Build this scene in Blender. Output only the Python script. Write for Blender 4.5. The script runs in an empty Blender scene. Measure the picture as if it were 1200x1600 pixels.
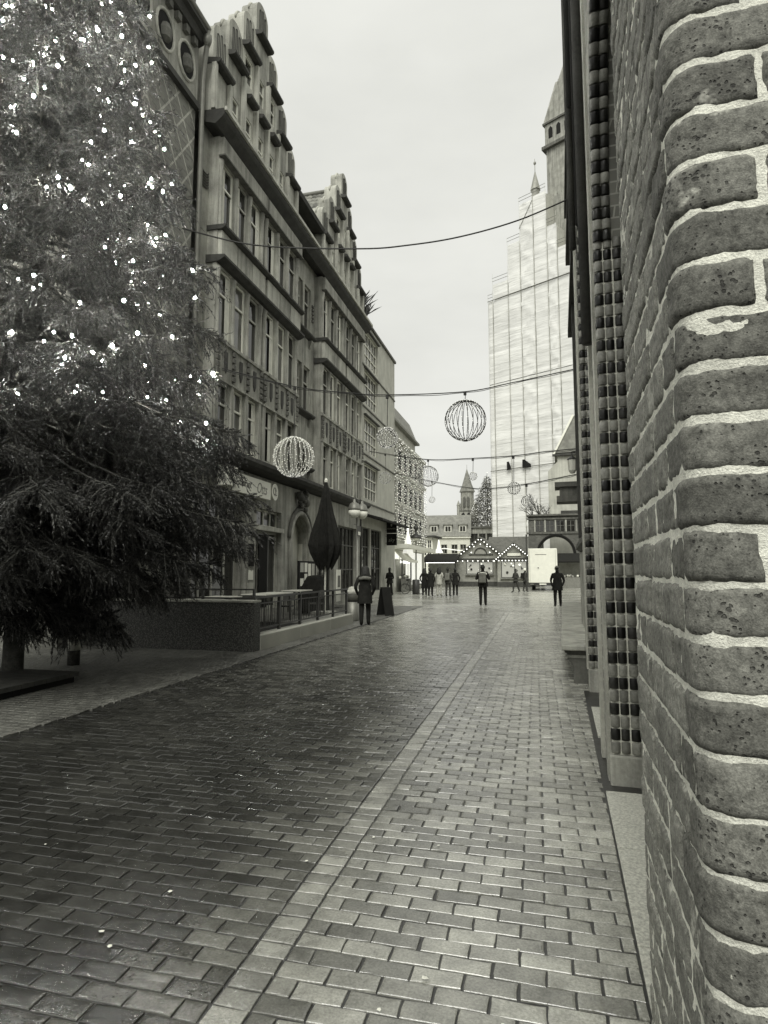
import bpy, bmesh, math, random
import numpy as np
from mathutils import Vector, Matrix, noise
random.seed(7); RNG = np.random.default_rng(11)
PI = math.pi
sc = bpy.context.scene
COL = sc.collection

# ------------------------------------------------------------------ camera
FPX = 930.0
PITCH = math.atan(92 / FPX)
YAW = math.atan(275 * math.cos(PITCH) / FPX)
cam_d = bpy.data.cameras.new('camera'); cam = bpy.data.objects.new('camera', cam_d); COL.objects.link(cam)
cam_d.sensor_fit = 'VERTICAL'; cam_d.sensor_height = 32.0; cam_d.lens = 32.0 * FPX / 1600.0
cam_d.clip_start = 0.05; cam_d.clip_end = 2000
cam.location = (0, 0, 1.6); cam.rotation_euler = (PI / 2 + PITCH, 0, YAW)
sc.camera = cam

# ------------------------------------------------------------------ sky, sun, exposure
SUN_EL, SUN_AZ = math.radians(48), math.radians(173)      # azimuth from +Y, clockwise: high behind the camera, a little right
w = bpy.data.worlds.new('World'); sc.world = w; w.use_nodes = True
nt = w.node_tree; nt.nodes.clear()
out = nt.nodes.new('ShaderNodeOutputWorld'); bg = nt.nodes.new('ShaderNodeBackground')
sky = nt.nodes.new('ShaderNodeTexSky'); sky.sky_type = 'NISHITA'; sky.sun_disc = False
sky.sun_elevation = SUN_EL; sky.sun_rotation = SUN_AZ; sky.air_density = 1.0; sky.dust_density = 4.0
hs = nt.nodes.new('ShaderNodeHueSaturation'); hs.inputs['Saturation'].default_value = 0.0
nt.links.new(sky.outputs[0], hs.inputs['Color'])
tc = nt.nodes.new('ShaderNodeTexCoord'); mp = nt.nodes.new('ShaderNodeMapping'); mp.inputs['Scale'].default_value = (1.0, 1.0, 2.6)
nz = nt.nodes.new('ShaderNodeTexNoise'); nz.inputs['Scale'].default_value = 2.2; nz.inputs['Detail'].default_value = 6; nz.inputs['Roughness'].default_value = 0.5
nt.links.new(tc.outputs['Generated'], mp.inputs[0]); nt.links.new(mp.outputs[0], nz.inputs['Vector'])
rp = nt.nodes.new('ShaderNodeValToRGB'); rp.color_ramp.elements[0].position = 0.3; rp.color_ramp.elements[1].position = 0.72
rp.color_ramp.elements[0].color = (6.3, 6.35, 5.95, 1); rp.color_ramp.elements[1].color = (7.9, 7.95, 7.45, 1)
nt.links.new(nz.outputs['Fac'], rp.inputs[0])
mx = nt.nodes.new('ShaderNodeMixRGB'); mx.inputs[0].default_value = 0.86    # a closed cloud layer over the clear sky
nt.links.new(hs.outputs[0], mx.inputs[1]); nt.links.new(rp.outputs[0], mx.inputs[2])
nt.links.new(mx.outputs[0], bg.inputs['Color']); bg.inputs['Strength'].default_value = 0.0605
nt.links.new(bg.outputs[0], out.inputs['Surface'])
sl = bpy.data.lights.new('sun', 'SUN'); sl.energy = 1.5; sl.angle = math.radians(35); sl.color = (1, 0.99, 0.93)
sun = bpy.data.objects.new('sun', sl); COL.objects.link(sun)
sd = Vector((math.sin(SUN_AZ) * math.cos(SUN_EL), math.cos(SUN_AZ) * math.cos(SUN_EL), math.sin(SUN_EL)))
sun.rotation_euler = sd.to_track_quat('Z', 'Y').to_euler(); sun.location = (0, 0, 60)
vs = sc.view_settings; vs.view_transform = 'Standard'; vs.look = 'None'; vs.exposure = 1.0; vs.gamma = 1.0; vs.use_curve_mapping = False
sc.render.engine = 'CYCLES'
sc.cycles.use_denoising = True
sc.cycles.max_bounces = 6; sc.cycles.diffuse_bounces = 3; sc.cycles.glossy_bounces = 3
sc.cycles.sample_clamp_indirect = 4.0; sc.cycles.caustics_reflective = False; sc.cycles.caustics_refractive = False

# ------------------------------------------------------------------ frames
A2 = math.radians(2.1)                       # the street and its left side run 2.1 degrees left of the right-hand building
NL = Vector((math.cos(A2), math.sin(A2), 0)); DL = Vector((-math.sin(A2), math.cos(A2), 0))
def W(x, t, z=0.0): return NL * x + DL * t + Vector((0, 0, z))

# ------------------------------------------------------------------ materials
TINT = (1.0, 1.0, 0.875)
def tint(v): return (v * TINT[0], v * TINT[1], v * TINT[2], 1)
MATS = {}
class NT:
    def __init__(s, name):
        s.m = bpy.data.materials.new(name); s.m.use_nodes = True; s.t = s.m.node_tree
        s.p = s.t.nodes['Principled BSDF']; MATS[name] = s.m
    def n(s, kind, **kw):
        nd = s.t.nodes.new(kind)
        for k, v in kw.items(): setattr(nd, k, v)
        return nd
    def l(s, a, b): s.t.links.new(a, b)
    def math(s, op, a, b=None, c=None):
        nd = s.n('ShaderNodeMath', operation=op)
        for i, x in enumerate((a, b, c)):
            if x is None: continue
            if isinstance(x, (int, float)): nd.inputs[i].default_value = x
            else: s.l(x, nd.inputs[i])
        return nd.outputs[0]
    def noise(s, scale, detail=4, rough=.55, vec=None, out='Fac'):
        nd = s.n('ShaderNodeTexNoise'); nd.inputs['Scale'].default_value = scale; nd.inputs['Detail'].default_value = detail; nd.inputs['Roughness'].default_value = rough
        if vec is not None: s.l(vec, nd.inputs['Vector'])
        return nd.outputs[out]
    def pos(s): return s.n('ShaderNodeNewGeometry').outputs['Position']
    def mapr(s, v, a, b, c, d):
        nd = s.n('ShaderNodeMapRange'); s.l(v, nd.inputs[0])
        for i, x in enumerate((a, b, c, d)): nd.inputs[i + 1].default_value = x
        return nd.outputs[0]
    def grey(s, v):
        nd = s.n('ShaderNodeVectorMath', operation='SCALE'); nd.inputs[0].default_value = TINT; s.l(v, nd.inputs['Scale'])
        return nd.outputs[0]
    def bump(s, h, strength, dist=.02):
        nd = s.n('ShaderNodeBump'); nd.inputs['Strength'].default_value = strength; nd.inputs['Distance'].default_value = dist
        s.l(h, nd.inputs['Height']); s.l(nd.outputs[0], s.p.inputs['Normal'])
    def set(s, **kw):
        for k, v in kw.items(): s.p.inputs[k.replace('_', ' ')].default_value = v

def mat(name, v, rough=.8, var=.3, scale=3.0, bump=.25, bscale=30, spec=.4, metal=0.0, streak=0.0, rnd=0.0):
    s = NT(name); p = s.pos()
    a = s.noise(scale, 5, .6, p); b = s.noise(bscale, 4, .6, p)
    k = s.math('ADD', s.mapr(a, .3, .7, 1 - var, 1 + var), s.mapr(b, .3, .7, -var * .5, var * .5))
    if streak:
        mpn = s.n('ShaderNodeMapping'); mpn.inputs['Scale'].default_value = (3, 3, .22); s.l(p, mpn.inputs[0])
        st = s.noise(1.6, 5, .65, mpn.outputs[0]); k = s.math('MULTIPLY', k, s.mapr(st, .35, .62, 1 - streak, 1.08))
    if rnd:
        oi = s.n('ShaderNodeObjectInfo').outputs['Random']; ii = s.n('ShaderNodeNewGeometry').outputs['Random Per Island']
        r = s.math('FRACT', s.math('ADD', oi, ii)); k = s.math('MULTIPLY', k, s.mapr(r, 0, 1, 1 - rnd, 1 + rnd))
    s.l(s.grey(s.math('MULTIPLY', k, v)), s.p.inputs['Base Color'])
    s.set(Roughness=rough, Metallic=metal); s.p.inputs['Specular IOR Level'].default_value = spec
    if bump: s.bump(b, bump, .6 / bscale)
    return s.m
def emit(name, v, strength):
    s = NT(name); s.set(Base_Color=tint(v), Roughness=.6); s.p.inputs['Emission Color'].default_value = (1, 1, .95, 1); s.p.inputs['Emission Strength'].default_value = strength
    return s.m

mat('stone', .34, .85, .28, 1.6, .3, 35, streak=.45)
mat('stone_light', .45, .8, .22, 2.0, .25, 30, streak=.3)
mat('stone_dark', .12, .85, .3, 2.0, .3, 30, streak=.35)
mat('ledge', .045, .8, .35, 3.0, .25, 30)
mat('ashlar', .42, .85, .15, 1.2, .2, 40, streak=.12)
mat('plaster', .62, .9, .08, 1.2, .1, 40)
mat('plaster_grey', .4, .9, .12, 1.2, .12, 40)
mat('dark_metal', .03, .45, .2, 5, .05, 60, spec=.5)
mat('grey_metal', .2, .5, .15, 4, .08, 50, metal=.4)
mat('pale_metal', .5, .4, .1, 4, .05, 50)
mat('white_paint', .75, .55, .06, 3, .05, 40)
mat('frame', .4, .6, .12, 4, .05, 40)
mat('frame_dark', .07, .6, .2, 4, .05, 40)
mat('black', .012, .8, .2, 4, .0, 40, spec=.2)
mat('cloth_black', .018, .92, .35, 9, .4, 60, spec=.15)
mat('cloth_dark', .05, .9, .3, 9, .4, 60, spec=.2)
mat('cloth_mid', .16, .9, .25, 9, .4, 60, spec=.2)
mat('cloth_pale', .42, .9, .2, 9, .4, 60, spec=.2)
mat('skin', .42, .6, .08, 6, .0, 40)
mat('hair', .025, .7, .3, 30, .3, 90)
mat('hair_pale', .38, .7, .2, 30, .3, 90)
mat('wood_dark', .05, .7, .35, 6, .25, 40)
mat('wood', .16, .75, .3, 6, .25, 40, rnd=.2)
mat('roof_tile', .16, .75, .3, 2.0, .2, 40, rnd=.35)
mat('roof_slate', .2, .7, .25, 2.0, .2, 40, streak=.2)
mat('copper', .3, .65, .25, 1.2, .15, 20, streak=.35)
mat('granite', .5, .75, .35, 60, .25, 160)
mat('granite_side', .42, .8, .25, 1.5, .15, 120, streak=.2)
mat('sandstone', .4, .85, .25, 2.0, .25, 60, streak=.3)
mat('rough_stone', .36, .9, .35, 25, 1.0, 45)
mat('bark', .07, .9, .4, 12, .8, 40)
mat('bark_pale', .5, .8, .3, 30, .3, 60)
mat('rubber', .02, .7, .1, 5, 0, 40)
mat('sign_white', .72, .5, .04, 3, 0, 40)
mat('text_dark', .04, .6, .05, 3, 0, 40)
mat('text_grey', .2, .6, .05, 3, 0, 40)
mat('cable', .02, .6, .1, 5, 0, 40)
mat('hut_wood', .27, .8, .2, 3, .2, 40, rnd=.15)
mat('hut_roof', .11, .85, .25, 3, .3, 40)
mat('curtain', .6, .9, .12, 3, .1, 30)
mat('interior', .1, .9, .3, 2, 0, 30)
mat('ivory_wire', .05, .5, .1, 4, 0, 40)
emit('bulb_tree', .9, 340.0)
emit('bulb_small', .9, .32)
emit('bulb_hut', .9, 1.2)
emit('lit_room', .35, .045)
emit('lit_bright', .8, .3)

def glass(name, v=.02, rough=.06, spec=.8):
    s = NT(name); p = s.pos(); a = s.noise(.9, 2, .5, p)
    s.l(s.grey(s.mapr(a, .3, .7, v * .5, v * 1.6)), s.p.inputs['Base Color'])
    s.set(Roughness=rough); s.p.inputs['Specular IOR Level'].default_value = spec
    s.bump(a, .12, .05); return s.m
glass('glass'); glass('glass_pale', .1, .1)

def brick_wall(name, v, mortar, scale, diaper=False, dirt=.3, bw=.25, bh=.075):
    s = NT(name); g = s.n('ShaderNodeTexCoord').outputs['Object']
    sep = s.n('ShaderNodeSeparateXYZ'); s.l(g, sep.inputs[0])
    along = s.math('ADD', sep.outputs[0], sep.outputs[1])
    cmb = s.n('ShaderNodeCombineXYZ'); s.l(along, cmb.inputs[0]); s.l(sep.outputs[2], cmb.inputs[1])
    bt = s.n('ShaderNodeTexBrick'); bt.inputs['Scale'].default_value = 1.0; bt.inputs['Brick Width'].default_value = bw; bt.inputs['Row Height'].default_value = bh
    bt.inputs['Mortar Size'].default_value = .007; bt.inputs['Color1'].default_value = (.75, .75, .75, 1); bt.inputs['Color2'].default_value = (1.25, 1.25, 1.25, 1); bt.inputs['Mortar'].default_value = (mortar / v,) * 3 + (1,)
    s.l(cmb.outputs[0], bt.inputs['Vector'])
    k = s.math('MULTIPLY', bt.outputs['Color'], s.mapr(s.noise(1.2, 5, .6, s.pos()), .3, .7, 1 - dirt, 1 + dirt))
    if diaper:
        d1 = s.math('PINGPONG', s.math('ADD', s.math('MULTIPLY', along, 1.5), s.math('MULTIPLY', sep.outputs[2], 1.0)), .5)
        d2 = s.math('PINGPONG', s.math('SUBTRACT', s.math('MULTIPLY', along, 1.5), s.math('MULTIPLY', sep.outputs[2], 1.0)), .5)
        mn = s.math('MINIMUM', d1, d2); ln = s.math('MULTIPLY', s.math('LESS_THAN', mn, .05), s.math('GREATER_THAN', sep.outputs[2], 5.6))
        k = s.math('MULTIPLY', k, s.math('ADD', s.math('MULTIPLY', ln, 1.1), 1.0))
    s.l(s.grey(s.math('MULTIPLY', k, v)), s.p.inputs['Base Color']); s.set(Roughness=.85)
    s.bump(bt.outputs['Fac'], -.5, .01); return s.m
brick_wall('brick_diaper', .16, .2, 1, True)
brick_wall('brick_dark', .085, .12, 1)
brick_wall('brick_old', .19, .4, 1, bh=.0955, bw=.27)

# the pier's hand-made bricks, their mortar, the moulded glazed bricks, the paving bricks
def old_brick(name, v, pit):
    s = NT(name); p = s.pos(); oi = s.n('ShaderNodeObjectInfo').outputs['Random']
    big = s.noise(9, 5, .65, p); fine = s.noise(70, 5, .7, p); grain = s.noise(320, 3, .6, p)
    vo = s.n('ShaderNodeTexVoronoi'); vo.inputs['Scale'].default_value = 95; s.l(s.noise(14, 3, .6, p, 'Color'), vo.inputs['Vector'])
    vm = s.n('ShaderNodeVectorMath', operation='ADD'); s.l(p, vm.inputs[0]); sc2 = s.n('ShaderNodeVectorMath', operation='SCALE'); sc2.inputs['Scale'].default_value = .012; s.l(s.noise(40, 3, .6, p, 'Color'), sc2.inputs[0]); s.l(sc2.outputs[0], vm.inputs[1]); s.l(vm.outputs[0], vo.inputs['Vector'])
    size = s.mapr(s.noise(16, 2, .5, p), .34, .7, 0.0, .42)
    hole = s.math('MULTIPLY', s.mapr(s.math('SUBTRACT', size, vo.outputs['Distance']), 0, .10, 0, 1), pit)
    k = s.math('MULTIPLY', s.mapr(big, .3, .7, .72, 1.3), s.mapr(fine, .3, .7, .45, 1.5))
    k = s.math('MULTIPLY', k, s.mapr(grain, .3, .7, .7, 1.3))
    k = s.math('MULTIPLY', k, s.mapr(oi, 0, 1, .82, 1.2)); k = s.math('MULTIPLY', k, s.mapr(hole, 0, 1, 1, .42))
    smear = s.mapr(s.noise(5.5, 5, .7, p), .61, .66, 0, 1)        # old mortar smears
    k = s.math('ADD', s.math('MULTIPLY', s.math('MULTIPLY', k, v), s.math('SUBTRACT', 1, smear)), s.math('MULTIPLY', smear, s.mapr(fine, .3, .7, .26, .5)))
    s.l(s.grey(k), s.p.inputs['Base Color']); s.set(Roughness=.88); s.p.inputs['Specular IOR Level'].default_value = .3
    h = s.math('SUBTRACT', s.math('ADD', s.math('MULTIPLY', fine, .5), s.math('MULTIPLY', grain, .25)), s.math('MULTIPLY', hole, 1.2))
    s.bump(h, .85, .006); return s.m
old_brick('pier_brick', .135, 1.0)
old_brick('pier_brick_smooth', .2, .25)
def mortar():
    s = NT('mortar'); p = s.pos(); a = s.noise(30, 5, .7, p); b = s.noise(240, 4, .7, p); c = s.noise(5, 3, .6, p)
    k = s.math('MULTIPLY', s.math('MULTIPLY', s.mapr(a, .3, .7, .72, 1.12), s.mapr(b, .3, .7, .75, 1.15)), s.mapr(c, .3, .7, .8, 1.1))
    s.l(s.grey(s.math('MULTIPLY', k, .82)), s.p.inputs['Base Color']); s.set(Roughness=.95); s.bump(s.math('ADD', a, s.math('MULTIPLY', b, .5)), .9, .006)
mortar()
mat('glazed_black', .016, .3, .5, 20, .3, 60, spec=.3, rnd=.7)
mat('glazed_pale', .2, .45, .35, 14, .3, 60, spec=.4, rnd=.35)

def paver(name, lo, hi, rough, shade_tone=None):
    s = NT(name); p = s.pos()
    oi = s.n('ShaderNodeObjectInfo').outputs['Random']; ii = s.n('ShaderNodeNewGeometry').outputs['Random Per Island']
    r = s.math('FRACT', s.math('ADD', oi, ii))
    big = s.noise(.55, 4, .6, p); mid = s.noise(7, 5, .65, p); fine = s.noise(90, 4, .65, p)
    k = s.math('MULTIPLY', s.mapr(mid, .3, .7, .55, 1.3), s.mapr(fine, .3, .7, .7, 1.25)); k = s.math('MULTIPLY', k, s.mapr(r, 0, 1, .72, 1.2))
    wet = s.mapr(s.math('ADD', big, s.math('MULTIPLY', mid, .35)), .5, .82, 0, 1)
    if shade_tone:                                                       # wet bricks' dark reflections and shade painted into colour, fading right and up-street
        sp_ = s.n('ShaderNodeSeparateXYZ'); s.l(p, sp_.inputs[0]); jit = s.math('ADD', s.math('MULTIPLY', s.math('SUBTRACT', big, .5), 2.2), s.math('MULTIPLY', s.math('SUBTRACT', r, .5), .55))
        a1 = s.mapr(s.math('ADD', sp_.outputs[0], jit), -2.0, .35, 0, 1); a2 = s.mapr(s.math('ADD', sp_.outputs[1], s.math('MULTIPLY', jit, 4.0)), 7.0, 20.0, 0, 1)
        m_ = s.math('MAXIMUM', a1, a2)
        base = s.math('MULTIPLY', s.math('ADD', s.math('MULTIPLY', s.mapr(wet, 0, 1, hi, lo), m_), s.math('MULTIPLY', s.mapr(wet, 0, 1, shade_tone[1], shade_tone[0]), s.math('SUBTRACT', 1, m_))), k)
    else: base = s.math('MULTIPLY', s.mapr(wet, 0, 1, hi, lo), k)
    s.l(s.grey(base), s.p.inputs['Base Color'])
    rg = s.math('ADD', s.mapr(wet, 0, 1, rough, rough * .55), s.mapr(mid, .3, .7, -.07, .1))
    s.l(rg, s.p.inputs['Roughness']); s.p.inputs['Specular IOR Level'].default_value = 1.0
    h = s.math('ADD', s.math('MULTIPLY', mid, 1.0), s.math('MULTIPLY', fine, .3)); s.bump(h, .35, .012)
    return s.m
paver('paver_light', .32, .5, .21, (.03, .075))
paver('paver_dark', .26, .42, .18, (.018, .05))  # left of the band, the painted shade a little deeper
paver('paver_band', .3, .42, .33, (.12, .19))
paver('paver_small', .08, .17, .55)
paver('joint', .015, .035, .5)
def far_ground():
    s = NT('far_paving'); g = s.pos(); r = s.n('ShaderNodeVectorRotate'); r.rotation_type = 'Z_AXIS'; s.l(g, r.inputs['Vector']); r.inputs['Angle'].default_value = -A2
    bt = s.n('ShaderNodeTexBrick'); bt.inputs['Scale'].default_value = 1; bt.inputs['Brick Width'].default_value = .21; bt.inputs['Row Height'].default_value = .1; bt.inputs['Mortar Size'].default_value = .008
    bt.inputs['Color1'].default_value = (.8,) * 3 + (1,); bt.inputs['Color2'].default_value = (1.2,) * 3 + (1,); bt.inputs['Mortar'].default_value = (.3,) * 3 + (1,); s.l(r.outputs[0], bt.inputs['Vector'])
    big = s.noise(.35, 4, .6, g); k = s.math('MULTIPLY', bt.outputs['Color'], s.mapr(big, .3, .7, .28, .42))
    s.l(s.grey(k), s.p.inputs['Base Color']); s.l(s.mapr(big, .3, .7, .16, .34), s.p.inputs['Roughness']); s.bump(s.math('ADD', bt.outputs['Fac'], s.math('MULTIPLY', s.noise(8, 4, .6, g), -1.5)), -.25, .01)
far_ground()
def aggregate():
    s = NT('aggregate'); p = s.pos(); vo = s.n('ShaderNodeTexVoronoi'); vo.inputs['Scale'].default_value = 38; s.l(p, vo.inputs['Vector'])
    k = s.math('MULTIPLY', s.mapr(vo.outputs['Distance'], .1, .6, 1.5, .25), s.mapr(s.noise(60, 3, .6, p), .3, .7, .5, 1.5))
    s.l(s.grey(s.math('MULTIPLY', k, .095)), s.p.inputs['Base Color']); s.set(Roughness=.6); s.bump(vo.outputs['Distance'], -1.0, .02)
aggregate()
def needle():
    s = NT('needles'); ii = s.n('ShaderNodeNewGeometry').outputs['Random Per Island']; a = s.noise(8, 4, .6, s.pos())
    k = s.math('MULTIPLY', s.mapr(ii, 0, 1, .6, 1.4), s.mapr(a, .35, .65, .3, 1.7)); s.l(s.grey(s.math('MULTIPLY', k, .032)), s.p.inputs['Base Color']); s.set(Roughness=.5)
needle()
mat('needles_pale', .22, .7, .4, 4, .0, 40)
def sheet():
    s = NT('sheeting'); p = s.pos(); mpn = s.n('ShaderNodeMapping'); mpn.inputs['Scale'].default_value = (.12, .12, .9); s.l(p, mpn.inputs[0])
    a = s.noise(1.0, 4, .6, mpn.outputs[0]); b = s.noise(.35, 3, .5, p)
    sz = s.n('ShaderNodeSeparateXYZ'); s.l(p, sz.inputs[0]); deck = s.math('LESS_THAN', s.math('FRACT', s.math('MULTIPLY', sz.outputs[2], .5)), .05)      # decks showing through the cloth
    v_ = s.math('MULTIPLY', s.math('MULTIPLY', s.mapr(a, .3, .7, .84, 1.05), s.mapr(b, .3, .7, .68, .76)), s.math('SUBTRACT', 1, s.math('MULTIPLY', deck, .12)))
    cv = s.n('ShaderNodeVectorMath', operation='SCALE'); cv.inputs[0].default_value = (1, 1, .955); s.l(v_, cv.inputs['Scale'])
    s.l(cv.outputs[0], s.p.inputs['Base Color']); s.set(Roughness=.7); s.bump(a, .6, .4)
sheet()

# ------------------------------------------------------------------ mesh helpers
class MB:
    def __init__(s): s.v = []; s.f = []; s.m = []; s.mi = 0
    def add(s, vs, fs):
        o = len(s.v); s.v += [tuple(q) for q in vs]
        for f in fs: s.f.append(tuple(i + o for i in f)); s.m.append(s.mi)
        return s
    def box(s, x0, x1, y0, y1, z0, z1):
        return s.add([(x0, y0, z0), (x1, y0, z0), (x1, y1, z0), (x0, y1, z0), (x0, y0, z1), (x1, y0, z1), (x1, y1, z1), (x0, y1, z1)],
                     [(0, 3, 2, 1), (4, 5, 6, 7), (0, 1, 5, 4), (1, 2, 6, 5), (2, 3, 7, 6), (3, 0, 4, 7)])
    def prism(s, poly, fn, a, b):
        """poly: 2-D points; fn(p, q, d) -> 3-D; extruded from a to b"""
        n = len(poly); vs = [fn(p, q, a) for p, q in poly] + [fn(p, q, b) for p, q in poly]
        fs = [tuple(range(n))[::-1], tuple(range(n, 2 * n))] + [(i, (i + 1) % n, n + (i + 1) % n, n + i) for i in range(n)]
        return s.add(vs, fs)
    def tube(s, pts, r, n=6, cap=True):
        pts = [Vector(p) for p in pts]; rs = r if isinstance(r, (list, tuple)) else [r] * len(pts)
        vs = []; prev = None
        for i, p in enumerate(pts):
            d = (pts[min(i + 1, len(pts) - 1)] - pts[max(i - 1, 0)])
            d = d.normalized() if d.length > 1e-9 else Vector((0, 0, 1))
            if prev is None:
                u = d.orthogonal().normalized()
            else:
                u = (prev - d * prev.dot(d)); u = u.normalized() if u.length > 1e-6 else d.orthogonal().normalized()
            prev = u; vv = d.cross(u)
            for k in range(n):
                a = 2 * PI * k / n; vs.append(p + (u * math.cos(a) + vv * math.sin(a)) * rs[i])
        fs = []
        for i in range(len(pts) - 1):
            for k in range(n): fs.append((i * n + k, i * n + (k + 1) % n, (i + 1) * n + (k + 1) % n, (i + 1) * n + k))
        if cap: fs.append(tuple(range(n))[::-1]); fs.append(tuple((len(pts) - 1) * n + k for k in range(n)))
        return s.add(vs, fs)
    def lathe(s, prof, n=12, c=(0, 0, 0), sx=1, sy=1):
        vs = []
        for r, z in prof:
            for k in range(n):
                a = 2 * PI * k / n; vs.append((c[0] + r * sx * math.cos(a), c[1] + r * sy * math.sin(a), c[2] + z))
        fs = []
        for i in range(len(prof) - 1):
            for k in range(n): fs.append((i * n + k, i * n + (k + 1) % n, (i + 1) * n + (k + 1) % n, (i + 1) * n + k))
        fs.append(tuple(range(n))[::-1]); fs.append(tuple((len(prof) - 1) * n + k for k in range(n)))
        return s.add(vs, fs)
    def ball(s, c, r, n=8, k=5, sz=1.0):
        return s.lathe([(max(1e-4, r * math.sin(PI * i / k)), -r * sz * math.cos(PI * i / k)) for i in range(k + 1)], n, c)
    def xf(s, M):
        s.v = [tuple(M @ Vector(q)) for q in s.v]; return s
    def mesh(s, name, mats, smooth=False):
        me = bpy.data.meshes.new(name); me.from_pydata(s.v, [], s.f)
        for m in (mats if isinstance(mats, (list, tuple)) else [mats]): me.materials.append(MATS[m])
        if any(s.m): me.polygons.foreach_set('material_index', s.m)
        if smooth: me.polygons.foreach_set('use_smooth', [True] * len(me.polygons))
        me.update(); return me
    def build(s, name, mats, parent=None, smooth=False, loc=None, rz=0.0):
        return obj(name, s.mesh(name, mats, smooth), parent, loc, rz)
def obj(name, me, parent=None, loc=None, rz=0.0):
    o = bpy.data.objects.new(name, me); COL.objects.link(o)
    if parent is not None: o.parent = parent
    if loc is not None: o.location = loc
    if rz: o.rotation_euler = (0, 0, rz)
    return o
def bevel(o, w, seg=2):
    m = o.modifiers.new('bevel', 'BEVEL'); m.width = w; m.segments = seg; m.limit_method = 'ANGLE'; return o
def tag(o, label, cat, group=None):
    o['label'] = label; o['category'] = cat
    if group: o['group'] = group
    return o
def thing(name, label, cat, loc=(0, 0, 0), rz=0.0, group=None):
    o = bpy.data.objects.new(name, None); COL.objects.link(o); o.location = loc; o.rotation_euler = (0, 0, rz); o.empty_display_size = .2
    return tag(o, label, cat, group)
def structure(o): o['kind'] = 'structure'; return o
def stuff(o): o['kind'] = 'stuff'; return o
def np_mesh(name, V, Fq, mats, midx=None):
    """V (n,3), Fq (m,k) all faces of the same size"""
    me = bpy.data.meshes.new(name); k = Fq.shape[1]
    me.vertices.add(len(V)); me.vertices.foreach_set('co', V.astype(np.float32).ravel())
    me.loops.add(Fq.size); me.loops.foreach_set('vertex_index', Fq.astype(np.int32).ravel())
    me.polygons.add(len(Fq)); me.polygons.foreach_set('loop_start', np.arange(0, Fq.size, k, dtype=np.int32)); me.polygons.foreach_set('loop_total', np.full(len(Fq), k, dtype=np.int32))
    for m in (mats if isinstance(mats, (list, tuple)) else [mats]): me.materials.append(MATS[m])
    if midx is not None: me.polygons.foreach_set('material_index', midx.astype(np.int32))
    me.update(calc_edges=True); me.validate(); return me
def wall_holes(mb, y0, y1, z0, z1, holes, x=0.0, depth=.25):
    """a wall in the plane x facing +x, with rectangular openings (ya, yb, za, zb) and their reveals"""
    ys = sorted({y0, y1, *[q for h in holes for q in h[:2]]}); zs = sorted({z0, z1, *[q for h in holes for q in h[2:]]})
    for i in range(len(ys) - 1):
        for j in range(len(zs) - 1):
            cy, cz = (ys[i] + ys[i + 1]) / 2, (zs[j] + zs[j + 1]) / 2
            if any(h[0] < cy < h[1] and h[2] < cz < h[3] for h in holes): continue
            mb.add([(x, ys[i], zs[j]), (x, ys[i + 1], zs[j]), (x, ys[i + 1], zs[j + 1]), (x, ys[i], zs[j + 1])], [(0, 1, 2, 3)])
    for a, b, c, d in holes:
        X = x - depth
        mb.add([(x, a, c), (x, b, c), (x, b, d), (x, a, d), (X, a, c), (X, b, c), (X, b, d), (X, a, d)], [(0, 4, 5, 1), (1, 5, 6, 2), (2, 6, 7, 3), (3, 7, 4, 0)])
def window(root, a, b, c, d, x, nx=1, nz=(), fw=.06, fm='frame', pm='glass', name='window'):
    """frame of bars with nx lights across and transoms at the fractions nz; the pane behind is its sub-part"""
    mb = MB(); mb.box(x - .05, x, a, a + fw, c, d); mb.box(x - .05, x, b - fw, b, c, d); mb.box(x - .05, x, a + fw, b - fw, c, c + fw); mb.box(x - .05, x, a + fw, b - fw, d - fw, d)
    for i in range(1, nx):
        y = a + (b - a) * i / nx; mb.box(x - .045, x - .004, y - fw * .4, y + fw * .4, c + fw, d - fw)
    for q in nz:
        z = c + (d - c) * q; mb.box(x - .04, x + .006, a + fw, b - fw, z - fw * .5, z + fw * .5)
    o = mb.build(name, fm, root)
    p = MB(); p.box(x - .09, x - .055, a + .005, b - .005, c + .005, d - .005); p.build('pane', pm, o)
    return o
def text(body, size, m, parent, loc, rot=(PI / 2, 0, PI / 2), shear=0.0, align='LEFT', name='lettering', ext=.004, xs=1.0):
    cu = bpy.data.curves.new(name, 'FONT'); cu.body = body; cu.size = size; cu.extrude = ext; cu.shear = shear; cu.align_x = align
    tmp = bpy.data.objects.new(name, cu); COL.objects.link(tmp); bpy.context.view_layer.update()
    me = bpy.data.meshes.new_from_object(tmp.evaluated_get(bpy.context.evaluated_depsgraph_get())); bpy.data.objects.remove(tmp); me.materials.clear(); me.materials.append(MATS[m])
    o = bpy.data.objects.new(name, me); COL.objects.link(o); o.parent = parent; o.location = loc; o.rotation_euler = rot; o.scale = (xs, 1, 1)
    return o
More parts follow.
